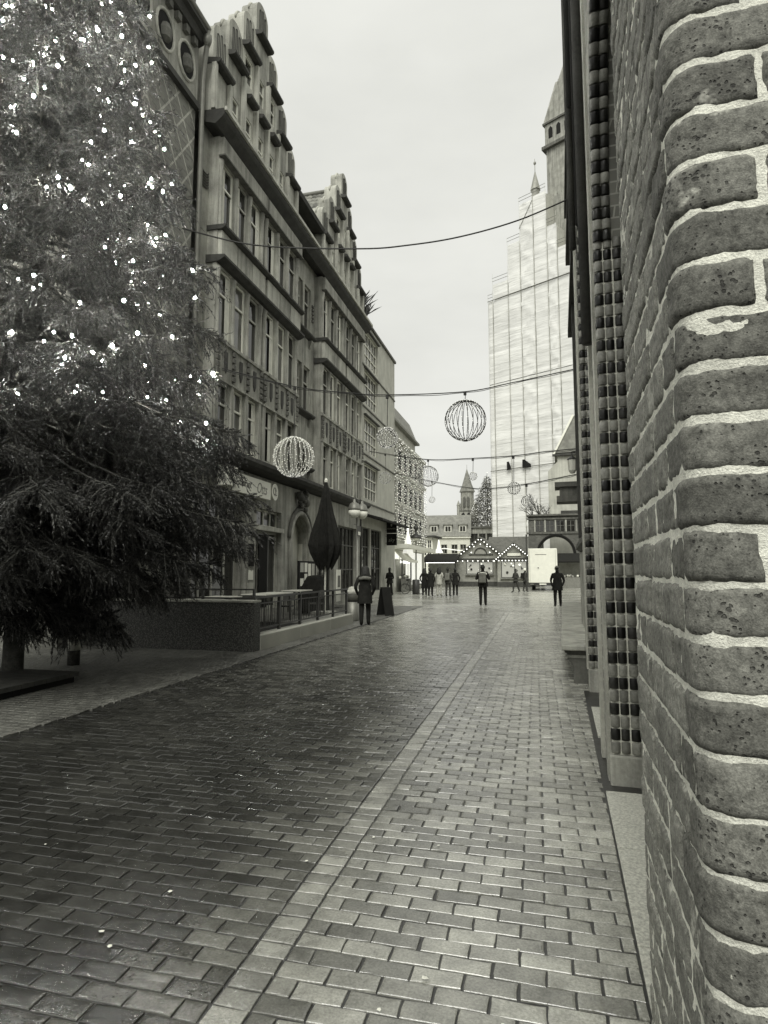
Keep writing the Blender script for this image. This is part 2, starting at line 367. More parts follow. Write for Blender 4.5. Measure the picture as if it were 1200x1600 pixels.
# ------------------------------------------------------------------ ground: base sheet, paving bricks, sidewalk
EDGE_X = 0.28                                                    # world X where the roadway meets the right-hand building
g = MB(); g.add([(-300, -60, -.06), (300, -60, -.06), (300, 700, -.06), (-300, 700, -.06)], [(0, 1, 2, 3)])
ground = structure(g.build('ground', 'joint'))
FAR0 = 27.0
g = MB(); q = [W(-60, FAR0, -.006), W(60, FAR0, -.006), W(60, 300, -.006), W(-60, 300, -.006)]; g.add(q, [(0, 1, 2, 3)])
structure(g.build('square_paving', 'far_paving'))
def sag(x, t): return .010 * noise.noise(Vector((x * .5, t * .35, 0))) + .006 * noise.noise(Vector((x * 1.7, t * 1.5, 5)))
g = MB(); nx_, nt_ = 36, 130; g.add([W(-5.02 + 7.0 * i / nx_, FAR0 * j / nt_, -.0072 + sag(-5.02 + 7.0 * i / nx_, FAR0 * j / nt_)) for j in range(nt_ + 1) for i in range(nx_ + 1)], [(j * (nx_ + 1) + i, j * (nx_ + 1) + i + 1, (j + 1) * (nx_ + 1) + i + 1, (j + 1) * (nx_ + 1) + i) for j in range(nt_) for i in range(nx_)])
road = structure(g.build('roadway', 'joint'))
g = MB(); q = [W(-14, -2, -.014), W(-5.02, -2, -.014), W(-5.02, FAR0, -.014), W(-14, FAR0, -.014)]; g.add(q, [(0, 1, 2, 3)])
sidewalk = structure(g.build('sidewalk', 'joint'))

def fine_brick(l, d, seed):
    rs = random.Random(seed + 900); j = lambda a: rs.uniform(-a, a); hl, hd = l / 2, d / 2
    per = [(-hl, -hd), (-hl * .4, -hd), (hl * .3, -hd), (hl, -hd), (hl, 0), (hl, hd), (hl * .45, hd), (-hl * .25, hd), (-hl, hd), (-hl, j(.02))]; n = len(per); chip = rs.randrange(n)
    jj = [(j(.0022), j(.0022)) for _ in per]; vs = []
    for ox, z in ((0, -.03), (0, -.003), (.002, -.0004), (.012, .0004)):
        for i, (x, y) in enumerate(per):
            o_ = ox + (.006 if i == chip and ox else 0); vs.append((x - math.copysign(o_, x) * (abs(x) > hl * .9) + jj[i][0], y - math.copysign(o_, y) * (abs(y) > hd * .9) + jj[i][1], z - (.0012 if i == chip and ox else 0) + j(.0002)))
    vs.append((j(.02), j(.01), .0005))
    fs = [(r * n + k, r * n + (k + 1) % n, (r + 1) * n + (k + 1) % n, (r + 1) * n + k) for r in range(3) for k in range(n)] + [(3 * n + k, 3 * n + (k + 1) % n, 4 * n) for k in range(n)]
    return vs, fs
def brick_mesh(l, d, seed):
    rs = random.Random(seed); h = .03; b = .008; j = lambda a: rs.uniform(-a, a)
    hl, hd = l / 2, d / 2; vs = []
    for (ox, z) in ((0, -h), (0.0, -.004), (.003, -.0006), (.010, .0008)):
        for sx, sy in ((-1, -1), (1, -1), (1, 1), (-1, 1)): vs.append((sx * (hl - ox) + j(.0035), sy * (hd - ox) + j(.003), z + j(.0006)))
    vs.append((j(.02), j(.01), .0012))
    fs = []
    for r in range(3):
        for k in range(4): fs.append((r * 4 + k, r * 4 + (k + 1) % 4, (r + 1) * 4 + (k + 1) % 4, (r + 1) * 4 + k))
    for k in range(4): fs.append((12 + k, 12 + (k + 1) % 4, 16, 16))
    return vs, [f if f[2] != f[3] else f[:3] for f in fs]
TEMPL = [brick_mesh(.2, .0905, s) for s in range(8)]; SQ = [brick_mesh(.098, .093, s + 50) for s in range(4)]; BAND = [brick_mesh(.15, .093, s + 90) for s in range(4)]
FINE = {'n': [fine_brick(.2, .0905, s) for s in range(10)], 'sq': [fine_brick(.096, .0905, s + 50) for s in range(4)], 'band': [fine_brick(.148, .0905, s + 90) for s in range(5)]}; FINE['cut'] = FINE['n']
def project(P):
    d = P - Vector((0, 0, 1.6)); F = Vector((-math.sin(YAW) * math.cos(PITCH), math.cos(YAW) * math.cos(PITCH), math.sin(PITCH))); R = Vector((math.cos(YAW), math.sin(YAW), 0)); U = R.cross(F)
    w_ = d.dot(F); return (600 + FPX * d.dot(R) / w_, 800 - FPX * d.dot(U) / w_, w_) if w_ > .2 else (1e9, 1e9, 1)
bricks = []                                                      # (x', t, kind, template)
BANDX = -1.13
row = 0; t = 1.2
while t < FAR0 + .05:
    wob = .012 * math.sin(t * 1.7)
    right = (EDGE_X - 0.012 + .0366 * t) if t < 8.6 else .02 + .0366 * t
    if t > 8.6: right = .40 + .0366 * t
    # right of the band
    x = BANDX + .085 + (.105 if row % 2 else 0.0) + .1
    if row % 2: bricks.append((BANDX + .085 + .05, t, 'sq', 0))
    while x + .1 < right: bricks.append((x + random.uniform(-.003, .003), t, 'n', 0)); x += .21
    if right - (x - .1) > .03: bricks.append(((x - .105 + right) / 2, t, 'cut', right - (x - .105) - .01))
    bricks.append((BANDX, t, 'band', 0))
    x = BANDX - .085 - (.105 if row % 2 else 0.0) - .1
    if row % 2: bricks.append((BANDX - .085 - .05, t, 'sq', 0))
    while x - .1 > -5.0: bricks.append((x + random.uniform(-.003, .003), t, 'n', 0)); x -= .21
    row += 1; t += .1
scored = []
for i, (x, t, k, _) in enumerate(bricks):
    u, v, w_ = project(W(x, t, 0))
    if -40 < u < 1020 and v < 1640: scored.append((w_, i))
scored.sort(); near = {i for _, i in scored[:300]}
MESH = {}
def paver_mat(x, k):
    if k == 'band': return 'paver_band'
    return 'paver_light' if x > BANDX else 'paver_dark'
V = []; Fq = []; MI = []; off = 0; names = ['paver_light', 'paver_dark', 'paver_band', 'paver_small']
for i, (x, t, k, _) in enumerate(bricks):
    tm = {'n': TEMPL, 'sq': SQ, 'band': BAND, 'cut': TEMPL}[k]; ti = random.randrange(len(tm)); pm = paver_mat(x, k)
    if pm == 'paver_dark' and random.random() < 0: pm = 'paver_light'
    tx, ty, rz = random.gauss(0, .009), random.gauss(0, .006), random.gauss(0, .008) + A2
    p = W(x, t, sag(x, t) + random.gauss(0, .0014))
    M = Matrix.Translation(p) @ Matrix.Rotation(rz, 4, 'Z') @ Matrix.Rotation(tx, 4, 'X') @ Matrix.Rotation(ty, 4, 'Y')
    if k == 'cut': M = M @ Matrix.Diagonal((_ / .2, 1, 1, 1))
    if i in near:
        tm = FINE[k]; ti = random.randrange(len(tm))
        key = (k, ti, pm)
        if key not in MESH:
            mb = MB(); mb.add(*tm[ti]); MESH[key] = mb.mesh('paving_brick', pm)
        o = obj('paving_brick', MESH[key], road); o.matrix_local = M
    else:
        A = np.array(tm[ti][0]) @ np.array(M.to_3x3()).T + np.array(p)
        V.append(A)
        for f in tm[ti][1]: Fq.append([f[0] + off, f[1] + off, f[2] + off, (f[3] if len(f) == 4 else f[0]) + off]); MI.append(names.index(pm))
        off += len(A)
def quads_to_mesh(name, V, F, MI, mats):
    me = bpy.data.meshes.new(name); me.from_pydata(np.concatenate(V).tolist(), [], [q[:3] if q[3] == q[0] else q for q in F])
    for m in mats: me.materials.append(MATS[m])
    me.polygons.foreach_set('material_index', MI); me.update(); return me
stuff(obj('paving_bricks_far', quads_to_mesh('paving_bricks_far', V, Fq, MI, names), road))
# small setts of the sidewalk, left
V = []; Fq = []; MI = []; off = 0
SM = [brick_mesh(.092, .092, s + 200) for s in range(4)]
t = 3.0
while t < 26.5:
    x = -5.08; x += random.uniform(-.02, .02)
    xm = -9.45 if t > 12 else -11.5
    while x > xm:
        u, v, w_ = project(W(x, t))
        if -60 < u < 1200 and not (-9.3 < x < -5.75 and 11.1 < t < 17.5):
            vs, fs = SM[random.randrange(4)]
            M = Matrix.Rotation(A2 + random.gauss(0, .03), 3, 'Z') @ Matrix.Rotation(random.gauss(0, .015), 3, 'X')
            V.append(np.array(vs) @ np.array(M).T + np.array(W(x, t, .012 + sag(x, t) * .6)))
            for f in fs: Fq.append([f[0] + off, f[1] + off, f[2] + off, (f[3] if len(f) == 4 else f[0]) + off]); MI.append(0)
            off += len(vs)
        x -= .099 if t < 14 else .099
    t += .099
stuff(obj('setts', quads_to_mesh('setts', V, Fq, MI, ['paver_small']), sidewalk))
# granite slab between the roadway and the pier
g = MB(); ys = [1.0, 1.95, 2.9, 3.85, 4.78]
for a, b in zip(ys, ys[1:]):
    g = MB(); g.box(.275, 1.3, a + .004, b - .004, -.03, .012); bevel(g.build('threshold_slab', 'granite', road), .004)
g = MB(); g.box(.31, .9, 6.3, 7.6, -.03, .010); bevel(g.build('threshold_slab', 'granite', road), .004)
# litter: leaves and paper scraps, far too many and small to name
lt = MB()
for _ in range(46):
    x = random.uniform(-4.8, .2); t = 2.0 + random.random() ** 1.5 * 9; p = W(x, t, .008 + sag(x, t)); r = random.uniform(.006, .014); a0 = random.random() * 6
    n = 5; lt.add([p + Vector((r * math.cos(a0 + k * 2 * PI / n) * random.uniform(.6, 1.4), r * math.sin(a0 + k * 2 * PI / n), random.uniform(0, .004))) for k in range(n)], [tuple(range(n))])
tag(stuff(lt.build('litter', 'plaster')), 'pale scraps and petals scattered over the wet bricks', 'litter')
# ------------------------------------------------------------------ right: brick pier close to the camera
PX, PY0, PY1, PR, PXR = .20, 1.05, 1.84, .055, .95
COURSE, H0 = .0888, 0.07
L1 = PY1 - (PY0 + PR); L2 = PR * PI / 2; L3 = PXR - (PX + PR)
def pier_path(s, off):
    """point at arc length s on the pier's outline (far end of the side, round the corner, along the front), moved out by off"""
    if s < L1: return PX - off, PY1 - s
    if s < L1 + L2:
        a = (s - L1) / PR; return PX + PR - math.cos(a) * (PR + off), PY0 + PR - math.sin(a) * (PR + off)
    return PX + PR + (s - L1 - L2), PY0 - off
pier = thing('brick_pier', 'rough old brick pier with rounded corner and thick pale mortar, close on the right', 'pier', (PX, PY0, 0))
T0 = Vector((PX, PY0, 0))
def pier_brick(s0, s1, z0, z1, seed):
    n = max(5, int((s1 - s0) / .011)); m = 9
    vs = []; N = noise.noise
    bulge = random.Random(seed).uniform(-.002, .003); tilt = random.Random(seed + 1).gauss(0, .002)
    for j in range(m + 1):
        for i in range(n + 1):
            fu, fv = i / n, j / m
            ed = min(fu * (s1 - s0), (1 - fu) * (s1 - s0), fv * (z1 - z0), (1 - fv) * (z1 - z0))
            s = s0 + (s1 - s0) * fu; z = z0 + (z1 - z0) * fv
            q = Vector((s * 1.0, z, seed * 3.1))
            wob = .003 if min(fu, 1 - fu, fv, 1 - fv) < .02 else .002
            s += wob * N(q * 28); z += wob * N(q * 31 + Vector((9, 2, 1))) + (fu - .5) * tilt
            off = bulge - .0065 * max(0, 1 - ed / .007) ** 2 + .0034 * N(q * 22 + Vector((3, 3, 3))) + .0016 * N(q * 70) - .010 * max(0, N(q * 13 + Vector((1, 7, 0))) - .32)
            x, y = pier_path(s, off); vs.append((x - PX, y - PY0, z))
    o = len(vs)
    fs = [(j * (n + 1) + i, j * (n + 1) + i + 1, (j + 1) * (n + 1) + i + 1, (j + 1) * (n + 1) + i) for j in range(m) for i in range(n)]
    ring = [i for i in range(n + 1)] + [j * (n + 1) + n for j in range(1, m + 1)] + [m * (n + 1) + i for i in range(n - 1, -1, -1)] + [j * (n + 1) for j in range(m - 1, 0, -1)]
    for r in ring:                                                # the brick's sides run 3 cm back into the mortar
        fu = (r % (n + 1)) / n; x, y = pier_path(s0 + (s1 - s0) * fu, -.03); vs.append((x - PX, y - PY0, vs[r][2]))
    k = len(ring)
    fs += [(ring[i], o + i, o + (i + 1) % k, ring[(i + 1) % k]) for i in range(k)]
    mb = MB(); mb.add(vs, [f[::-1] for f in fs])
    return mb.mesh('brick', 'pier_brick' if s1 > L1 - .03 else 'pier_brick_smooth', True)
nb = 0
ROWS = 47
for r in range(-1, ROWS):
    z0 = H0 + r * COURSE + .0032; z1 = H0 + (r + 1) * COURSE - .0032
    if r == -1: z0 = -.02
    rs = random.Random(r * 7 + 3)
    corner = L1 + L2
    cuts = []
    if r % 2 == 0: a, b = corner - .135 + rs.uniform(-.012, .012), corner + .075 + rs.uniform(-.02, .02)
    else: a, b = corner - .215 + rs.uniform(-.02, .02), corner + .19 + rs.uniform(-.03, .03)
    if r % 4 == 1: a, b = corner - .095, corner + .21
    if r in (16, 17, 18): b = corner + (.085, .055, .1)[r - 16]
    s = a; left = [a]; k = r
    while s > .02: s -= (.125 if k % 2 else .25) + rs.uniform(-.01, .01); left.append(max(s, .0)); k += 1
    cuts = left[::-1]; cuts.append(b)
    s = b; k = r
    while s < L1 + L2 + L3 - .1 and s < corner + .36: s += .125 if k % 2 else .25; cuts.append(min(s, L1 + L2 + L3)); k += 1
    for c0, c1 in zip(cuts, cuts[1:]):
        if c1 - c0 < .03: continue
        jw = .0045
        o = obj('brick', pier_brick(c0 + jw, c1 - jw, z0, z1, r * 11 + nb % 7), pier); nb += 1
        if r in (16, 17, 18) and c0 > corner + .05: o.data.materials[0] = MATS['mortar']       # bricks rendered over with old mortar
core = MB()                                                       # mortar body, its joints standing a few mm behind the brick faces
nn = 90; mm = 300; HT = H0 + ROWS * COURSE
def mort(s, z):
    x, y = pier_path(s, -.0042 + .0028 * noise.noise(Vector((s * 40, z * 40, 3))) + .002 * noise.noise(Vector((s * 110, z * 110, 8)))); return (x - PX, y - PY0, z)
smax = L1 + L2 + L3
vs = [mort(.0 + (smax) * i / nn, -.05 + (HT + .05) * j / mm) for j in range(mm + 1) for i in range(nn + 1)]
fs = [(j * (nn + 1) + i, (j + 1) * (nn + 1) + i, (j + 1) * (nn + 1) + i + 1, j * (nn + 1) + i + 1) for j in range(mm) for i in range(nn)]
core.add(vs, fs); core.build('mortar_joints', 'mortar', pier, True)
c = MB(); c.box(.03, .75, .03, PY1 - PY0, -.05, HT); c.build('core', 'mortar', pier)
c = MB(); c.box(.0, .75, .0, PY1 - PY0, HT, 12); c.build('upper_shaft', 'brick_old', pier)

# ------------------------------------------------------------------ right: front block with two pointed portals (its face is X = FX)
FX, BY0, BY1, BTOP = .335, 1.90, 8.95, 15.0
hall = thing('brick_hall', 'tall dark brick hall with banded portals receding along the right side', 'building', (FX, BY0, 0))
ports = [(2.2, 5.0, 4.3), (6.1, 8.62, 4.5)]                        # y range, springing height
def arch_h(y, a, b, sp):
    wv = b - a; R = wv * 1.05; c_ = (a + b) / 2
    d = abs(y - c_); cx = R - wv / 2                              # two-centred arch
    v = R * R - (d + cx) ** 2
    return sp + math.sqrt(max(v, 0))
mb = MB(); ys = {BY0, BY1}
for a, b, sp in ports:
    for i in range(25): ys.add(a + (b - a) * (i / 24))
ys = sorted(ys); dep = .55
def inport(y):
    for p in ports:
        if p[0] < y < p[1]: return p
for y0, y1 in zip(ys, ys[1:]):
    p = inport((y0 + y1) / 2)
    h0 = arch_h(y0, *p) if p else 0; h1 = arch_h(y1, *p) if p else 0
    Y0, Y1 = y0 - BY0, y1 - BY0
    mb.add([(0, Y0, h0), (0, Y1, h1), (0, Y1, BTOP), (0, Y0, BTOP)], [(3, 2, 1, 0)])
    if p: mb.add([(0, Y0, h0), (0, Y1, h1), (dep, Y1, h1), (dep, Y0, h0)], [(0, 1, 2, 3)])
for a, b, sp in ports:
    for y in (a, b): mb.add([(0, y - BY0, 0), (dep, y - BY0, 0), (dep, y - BY0, sp), (0, y - BY0, sp)], [(0, 1, 2, 3)])
mb.add([(0, BY1 - BY0, 0), (3, BY1 - BY0, 0), (3, BY1 - BY0, BTOP), (0, BY1 - BY0, BTOP)], [(0, 1, 2, 3)])
mb.add([(0, 0, 0), (3, 0, 0), (3, 0, BTOP), (0, 0, BTOP)], [(3, 2, 1, 0)])
mb.add([(0, 0, BTOP), (3, 0, BTOP), (3, BY1 - BY0, BTOP), (0, BY1 - BY0, BTOP)], [(0, 1, 2, 3)])
mb.build('wall', 'brick_old', hall)
for a, b, sp in ports:                                             # dark doors deep in the portals
    d = MB(); d.box(dep - .05, dep + .03, a - BY0 - .2, b - BY0 + .2, 0, sp + 3.2); d.build('door', 'wood_dark', hall)
    for k in range(5):
        y = a - BY0 + (b - a) * (k + .5) / 5; d = MB(); d.box(dep - .085, dep - .051, y - .03, y + .03, .1, sp + 1.2); d.build('door_batten', 'wood_dark', hall)
# the moulded bricks of the far jambs: three rolls a course, black glaze and plain in turn
def roll_mesh(r, h, m, seed):
    rs = random.Random(seed); n = 10; mb = MB(); prof = [(r * .93, 0), (r, .006), (r, h * .5), (r, h - .006), (r * .93, h)]
    vs = []; k0 = n
    for rr, z in prof:
        for k in range(n + 1):
            a = PI * 1.02 * k / n + PI * .99; vs.append((rr * math.cos(a) * 1.0, rr * math.sin(a) * .95, z))
    fs = [(j * (n + 1) + k, j * (n + 1) + k + 1, (j + 1) * (n + 1) + k + 1, (j + 1) * (n + 1) + k) for j in range(len(prof) - 1) for k in range(n)]
    fs.append(tuple(range(n, -1, -1))); fs.append(tuple((len(prof) - 1) * (n + 1) + k for k in range(n + 1)))
    mb.add(vs, fs); return mb.mesh('moulded_brick', m, True)
def jamb(y, xs, rad, base, sp, ch, port, arch_n):
    M = {(m, i): roll_mesh(r, ch - .012, m, i) for m in ('glazed_black', 'glazed_pale') for i, r in enumerate(rad)}
    z = base; k = 0
    while z < sp:
        m = 'glazed_black' if k % 2 else 'glazed_pale'
        for i, x in enumerate(xs):
            o = obj('moulded_brick', M[(m, i)], hall, (x - FX + random.gauss(0, .0012), y - BY0 + 0 + random.gauss(0, .0012), z + random.gauss(0, .0008)))
            o.rotation_euler = (0, 0, random.gauss(0, .02))
        z += ch; k += 1
    a, b, s_ = port; wv = b - a; R = wv * 1.05; cx = (a + b) / 2 - (R - wv / 2)        # the far limb of the arch, centred at cx
    ang = 0.0; am = math.acos((R - wv / 2) / R); n = int(R * am / ch)
    for q in range(n):
        th = (q + .0) * ch / R; m = 'glazed_black' if k % 2 else 'glazed_pale'
        for i, x in enumerate(xs[:2]):
            rr = R - (y - b) * 0 - .02
            o = obj('moulded_brick', M[(m, i)], hall, (x - FX, cx + rr * math.cos(th) - BY0, s_ + rr * math.sin(th))); o.rotation_euler = (th, 0, 0)
        k += 1
    mm_ = MB(); mm_.box(xs[0] - rad[0] * .72 - FX, xs[-1] + rad[-1] - FX, y - BY0 - .018, y - BY0 + .1, base - .01, sp); mm_.build('jamb_mortar', 'mortar', hall)
    pl = MB(); pl.box(xs[0] - rad[0] - .012 - FX, xs[-1] + rad[-1] + .05 - FX, y - BY0 - .055, y - BY0 + .12, -.02, base - .012); bevel(pl.build('plinth_stone', 'stone', hall), .012)
jamb(5.0, [FX + .038, FX + .107, FX + .186], [.037, .037, .042], .225, 4.3, .0955, ports[0], 20)
jamb(8.62, [FX + .05, FX + .12], [.04, .04], .30, 4.5, .0955, ports[1], 20)
# pale stone edging, drip mouldings and string courses on the street face
e = MB(); e.box(-.02, .0, 5.03 - BY0, 5.20 - BY0, .0, 9.0); e.build('stone_edging', 'sandstone', hall)
e = MB(); e.box(-.03, .0, 5.62 - BY0, 5.78 - BY0, .0, 11.0); e.build('stone_edging', 'stone_light', hall)
e = MB(); e.box(-.02, .0, 8.66 - BY0, 8.88 - BY0, .28, 12.0); e.build('stone_edging', 'stone_light', hall)
for y_, z0_, z1_, m_ in ((5.40, 3.6, 14, 'ledge'), (5.88, 5.0, 14.5, 'black'), (7.3, 7.4, 14.5, 'black'), (8.2, 6.0, 14.5, 'ledge')):
    e = MB(); e.tube([(-.045, y_ - BY0, z0_), (-.045, y_ - BY0, z1_)], .05, 8); e.build('downpipe' if m_ == 'black' else 'roll_moulding', m_, hall, True)
# rope-like finial at the head of the first portal
e = MB()
for k in range(9): e.ball((-.03 + .012 * math.sin(k * 1.9), 4.35 - BY0 + .015 * math.cos(k * 1.9), 6.05 + k * .06), .045, 8, 6)
e.build('carved_finial', 'stone_light', hall, True)
# rear wall, set back behind the bench
RX, RY0, RY1 = .66, 8.97, 21.6
rw = MB(); rw.box(RX - FX, 4, RY0 - BY0, RY1 - BY0, 0, 15.5); rw.build('rear_wall', 'brick_old', hall)
for k, y in enumerate((10.4, 13.2, 16.0, 18.8)):
    e = MB(); e.box(RX - FX - .09, RX - FX - .002, y - BY0, y - BY0 + .35, 2.6, 15.4); e.build('pilaster', ('stone_light', 'stone_dark', 'stone', 'ledge')[k], hall)
    nch = MB(); nch.prism([(y + .75, 4.2), (y + 2.2, 4.2), (y + 2.2, 8.2), (y + 1.95, 8.8), (y + 1.48, 9.3), (y + 1.0, 8.8), (y + .75, 8.2)], lambda p, q, d: (RX - FX + d, p - BY0, q), -.012, -.003); nch.build('lancet_window', 'glass', hall)
for z in (9.9, 12.6, 14.4):
    e = MB(); e.box(RX - FX - .16, RX - FX - .002, RY0 - BY0 + .02, RY1 - BY0 + .01, z, z + .22); e.build('string_course', 'ledge', hall)
# little carved corbels running up the corner, as the photo's dotted strip
for k in range(44):
    e_z = 3.2 + k * .26
    if k == 0: me_c = MB().box(-.05, 0, -.05, .05, 0, .13).mesh('corbel_stone', 'stone_dark')
    obj('corbel_stone', me_c, hall, (RX - FX - .002, RY1 - BY0 - 2.2, e_z))
# stone panel with a moulded cap above the bench
pn = thing('wall_monument', 'rough pale stone slab with dark moulded cap behind the bench', 'monument', (.44, 9.15, 0))
p = MB(); p.box(0, .2, 0, 4.2, .5, 2.0); bevel(p.build('panel', 'rough_stone', pn), .02)
p = MB(); p.box(-.035, .0, .12, 4.1, .56, 1.94); p.build('panel_border', 'sandstone', pn)
p = MB(); p.prism([(-.02, 2.0), (-.1, 2.06), (-.1, 2.14), (-.02, 2.2), (.2, 2.2), (.2, 2.0)], lambda a, b, d: (a, d, b), -.05, 4.3); p.build('cap_moulding', 'stone_dark', pn)
p = MB(); p.prism([(.0, 2.2), (.2, 2.2), (.2, 2.62)], lambda a, b, d: (a, d, b), 0, 4.2); p.build('sloped_top', 'stone', pn)
# bench
bn = thing('stone_bench', 'long pale stone bench on carved dark supports along the right wall', 'bench', (.03, 9.0, 0))
b = MB()
for k in range(8):
    y0_, y1_ = k * 1.62, k * 1.62 + 1.605; b = MB(); b.box(-.04 + .006 * k, .55 + .006 * k, y0_, y1_, .47, .545); bevel(b.build('seat_slab', 'sandstone', bn), .018, 3)
for y in (.12, 3.3, 6.5, 9.7, 12.4):
    q = MB(); q.prism([(.0, .469), (.0, .43), (.03, .42), (.04, .34), (.1, .27), (.12, .25), (.12, 0), (.5, 0), (.5, .469)], lambda a, c_, d: (a, d, c_), y, y + .34); bevel(q.build('support', 'stone_dark', bn), .008)
    q = MB(); q.box(.01, .49, y - .012, y - .001, .36, .40); q.build('support_fillet', 'stone', bn)
# lantern and bracket stone on the rear corner
ln = thing('wall_lantern', 'small pale wall lantern hanging beside the far corner of the brick hall', 'lantern', (RX - .16, RY1 - .6, 4.9))
l = MB(); l.tube([(.14, 0, .75), (0, 0, .75), (0, 0, .6)], .02); l.build('bracket', 'dark_metal', ln)
l = MB(); l.lathe([(.02, .62), (.16, .5), (.17, .47)], 8); l.build('hood', 'dark_metal', ln)
l = MB(); l.lathe([(.07, .0), (.13, .1), (.15, .465)], 8); l.build('lantern_glass', 'sign_white', ln)
cb = MB(); cb.box(-.75, 0, -.5, .5, 0, .16); cb.box(-.6, 0, -.4, .4, -.3, -.001); cb.box(-.7, 0, -.45, .45, -.5, -.301); tag(cb.build('bracket_stone', 'stone_dark', None, False, (RX - .001, RY1 - .55, 4.4)), 'dark stepped stone bracket jutting from the hall below the lantern', 'bracket stone')
# ------------------------------------------------------------------ left: brick house with diaper pattern (behind the big tree)
LA = A2
def left_root(name, label, t0, x=-9.5): return thing(name, label, 'building', W(x, t0), LA)
bh = left_root('brick_house', 'dark patterned brick house with arcaded frieze behind the lit tree', 10.3)
T = lambda t: t - 10.3
hol = [(T(10.7), T(11.45), 12.3, 14.9), (T(11.65), T(12.4), 12.3, 14.9),
       (T(10.7), T(11.45), 8.2, 10.8), (T(11.65), T(12.4), 8.2, 10.8),
       (T(10.8), T(13.0), 1.0, 4.2)]
mb = MB(); wall_holes(mb, 0, T(14.55), 0, 15.2, hol, 0, .3); mb.box(-8, -.4, 0, T(14.5), 0, 15.2); mb.add([(-.4, 0, 0), (0, 0, 0), (0, 0, 15.2), (-.4, 0, 15.2)], [(3, 2, 1, 0)]); mb.build('wall', 'brick_diaper', bh)
for a, b, c, d in hol: window(bh, a, b, c, d, -.22, 2, (.6,), .06, 'frame_dark')
for a, b, c, d in hol[:4]:
    o = MB(); o.box(.002, .1, a - .06, b + .06, c - .16, c); o.build('sill', 'stone_dark', bh)
    o = MB(); n = 8; pts = [(b + .1 - (b - a + .2) * i / n, d + .05 + .28 * math.sin(PI * i / n)) for i in range(n + 1)]; pts2 = [(a + (b - a) * i / n, d - .0 + .14 * math.sin(PI * i / n)) for i in range(n + 1)]
    o.prism(pts + pts2, lambda p, q, e: (e, p, q), .002, .07); o.build('arch_hood', 'stone_dark', bh)
o = MB(); o.box(-.3, .16, 0, T(14.53), 15.2, 15.38); o.build('string_course', 'ledge', bh)
fr = MB(); fr.box(-.4, .06, 0, T(14.53), 15.381, 17.2); fr.build('frieze', 'stone', bh)
for k in range(4):
    y = .55 + k * 1.02
    o = MB(); pts = [(y + .36 * math.cos(q), 16.25 + .5 * math.sin(q)) for q in [2 * PI * i / 16 for i in range(16)]]; o.prism(pts, lambda p, q, e: (e, p, q), .062, .075); nx_ = o.build('frieze_niche', 'black', bh)
    o = MB(); o.tube([(.08, y + .40 * math.cos(q), 16.25 + .55 * math.sin(q)) for q in [2 * PI * i / 16 for i in range(17)]], .045, 6, False); o.build('niche_ring', 'stone_light', nx_)
    o = MB(); o.lathe([(.02, -.3), (.16, -.22), (.2, 0), (.12, .2), (.03, .26)], 8, (.08, y, 16.2)); o.build('carved_head', 'stone_dark', nx_)
o = MB(); o.prism([(.0, 17.2), (.22, 17.26), (.3, 17.45), (.42, 17.5), (.42, 17.62), (-.4, 17.62), (-.4, 17.2)], lambda a, b, d: (a, d, b), 0, T(14.54)); o.build('eaves_cornice', 'ledge', bh)
for k in range(10):
    if k == 0: den = MB().box(.07, .2, 0, .18, 16.98, 17.19).mesh('dentil', 'stone_dark')
    obj('dentil', den, bh, (0, .1 + k * .41, 0))
o = MB(); o.tube([(.4, 0, 17.7), (.4, T(14.5), 17.7)], .09, 8); o.build('gutter', 'grey_metal', bh, True)
o = MB(); o.prism([(.3, 17.63), (-8, 17.63), (-4, 22.0)], lambda a, b, d: (a, d, b), 0, T(14.5)); o.build('roof', 'roof_tile', bh)
ch = MB(); ch.box(-1.1, -.1, T(13.45), T(14.54), 17.63, 21.5); ch.build('chimney', 'brick_dark', bh)
dp = MB(); dp.tube([(.4, T(14.45), 17.62), (.34, T(14.52), 17.2), (.18, T(14.66), 16.7), (.14, T(14.68), 16.3), (.14, T(14.68), .2)], .075, 8); dp.lathe([(.08, -.12), (.13, .05), (.14, .2)], 8, (.36, T(14.5), 17.3)); dp.build('downpipe', 'grey_metal', bh, True)

# ------------------------------------------------------------------ left: gabled stone house
T0_, T1_ = 14.78, 31.45
gh = left_root('gabled_house', 'tall grey stone house with two curved stepped gables and rows of narrow windows', T0_)
T = lambda t: t - T0_
bays = [(15.4, 18.5), (18.62, 21.72), (24.5, 27.65), (27.8, 30.95)]
BX = .34
mb = MB(); mid = (21.72, 24.5)
mh = [(T(22.2), T(24.0), 6.0, 7.0), (T(22.2), T(24.0), 8.35, 10.45), (T(22.2), T(24.0), 11.9, 14.1)]
wall_holes(mb, 0, T(T1_), 4.9, 15.2, mh, 0, .3); mb.box(-9, -.6, 0, T(T1_), 4.9, 15.2); mb.build('wall', 'stone', gh)
o = MB(); o.box(-9, -.601, 0, T(T1_), 0, 4.9); o.build('rear_wall', 'interior', gh)
for a, b, c, d in mh:
    window(gh, a, (a + b) / 2 - .09, c, d, -.1, 1, (.66,), .07, 'frame'); window(gh, (a + b) / 2 + .09, b, c, d, -.1, 1, (.66,), .07, 'frame')
    o = MB(); o.box(-.28, .03, (a + b) / 2 - .09, (a + b) / 2 + .09, c, d); o.build('mullion', 'stone', gh)
    o = MB(); o.prism([(.002, c - .2), (.2, c - .1), (.24, c - .06), (.24, c), (.002, c)], lambda p, q, e: (p, e, q), a - .12, b + .12); o.build('sill', 'ledge', gh)
    for y in (a + .05, b - .2): o = MB(); o.prism([(.002, c - .55), (.05, c - .5), (.16, c - .25), (.16, c - .2), (.002, c - .2)], lambda p, q, e: (p, e, q), y, y + .14); o.build('sill_bracket', 'stone', gh)
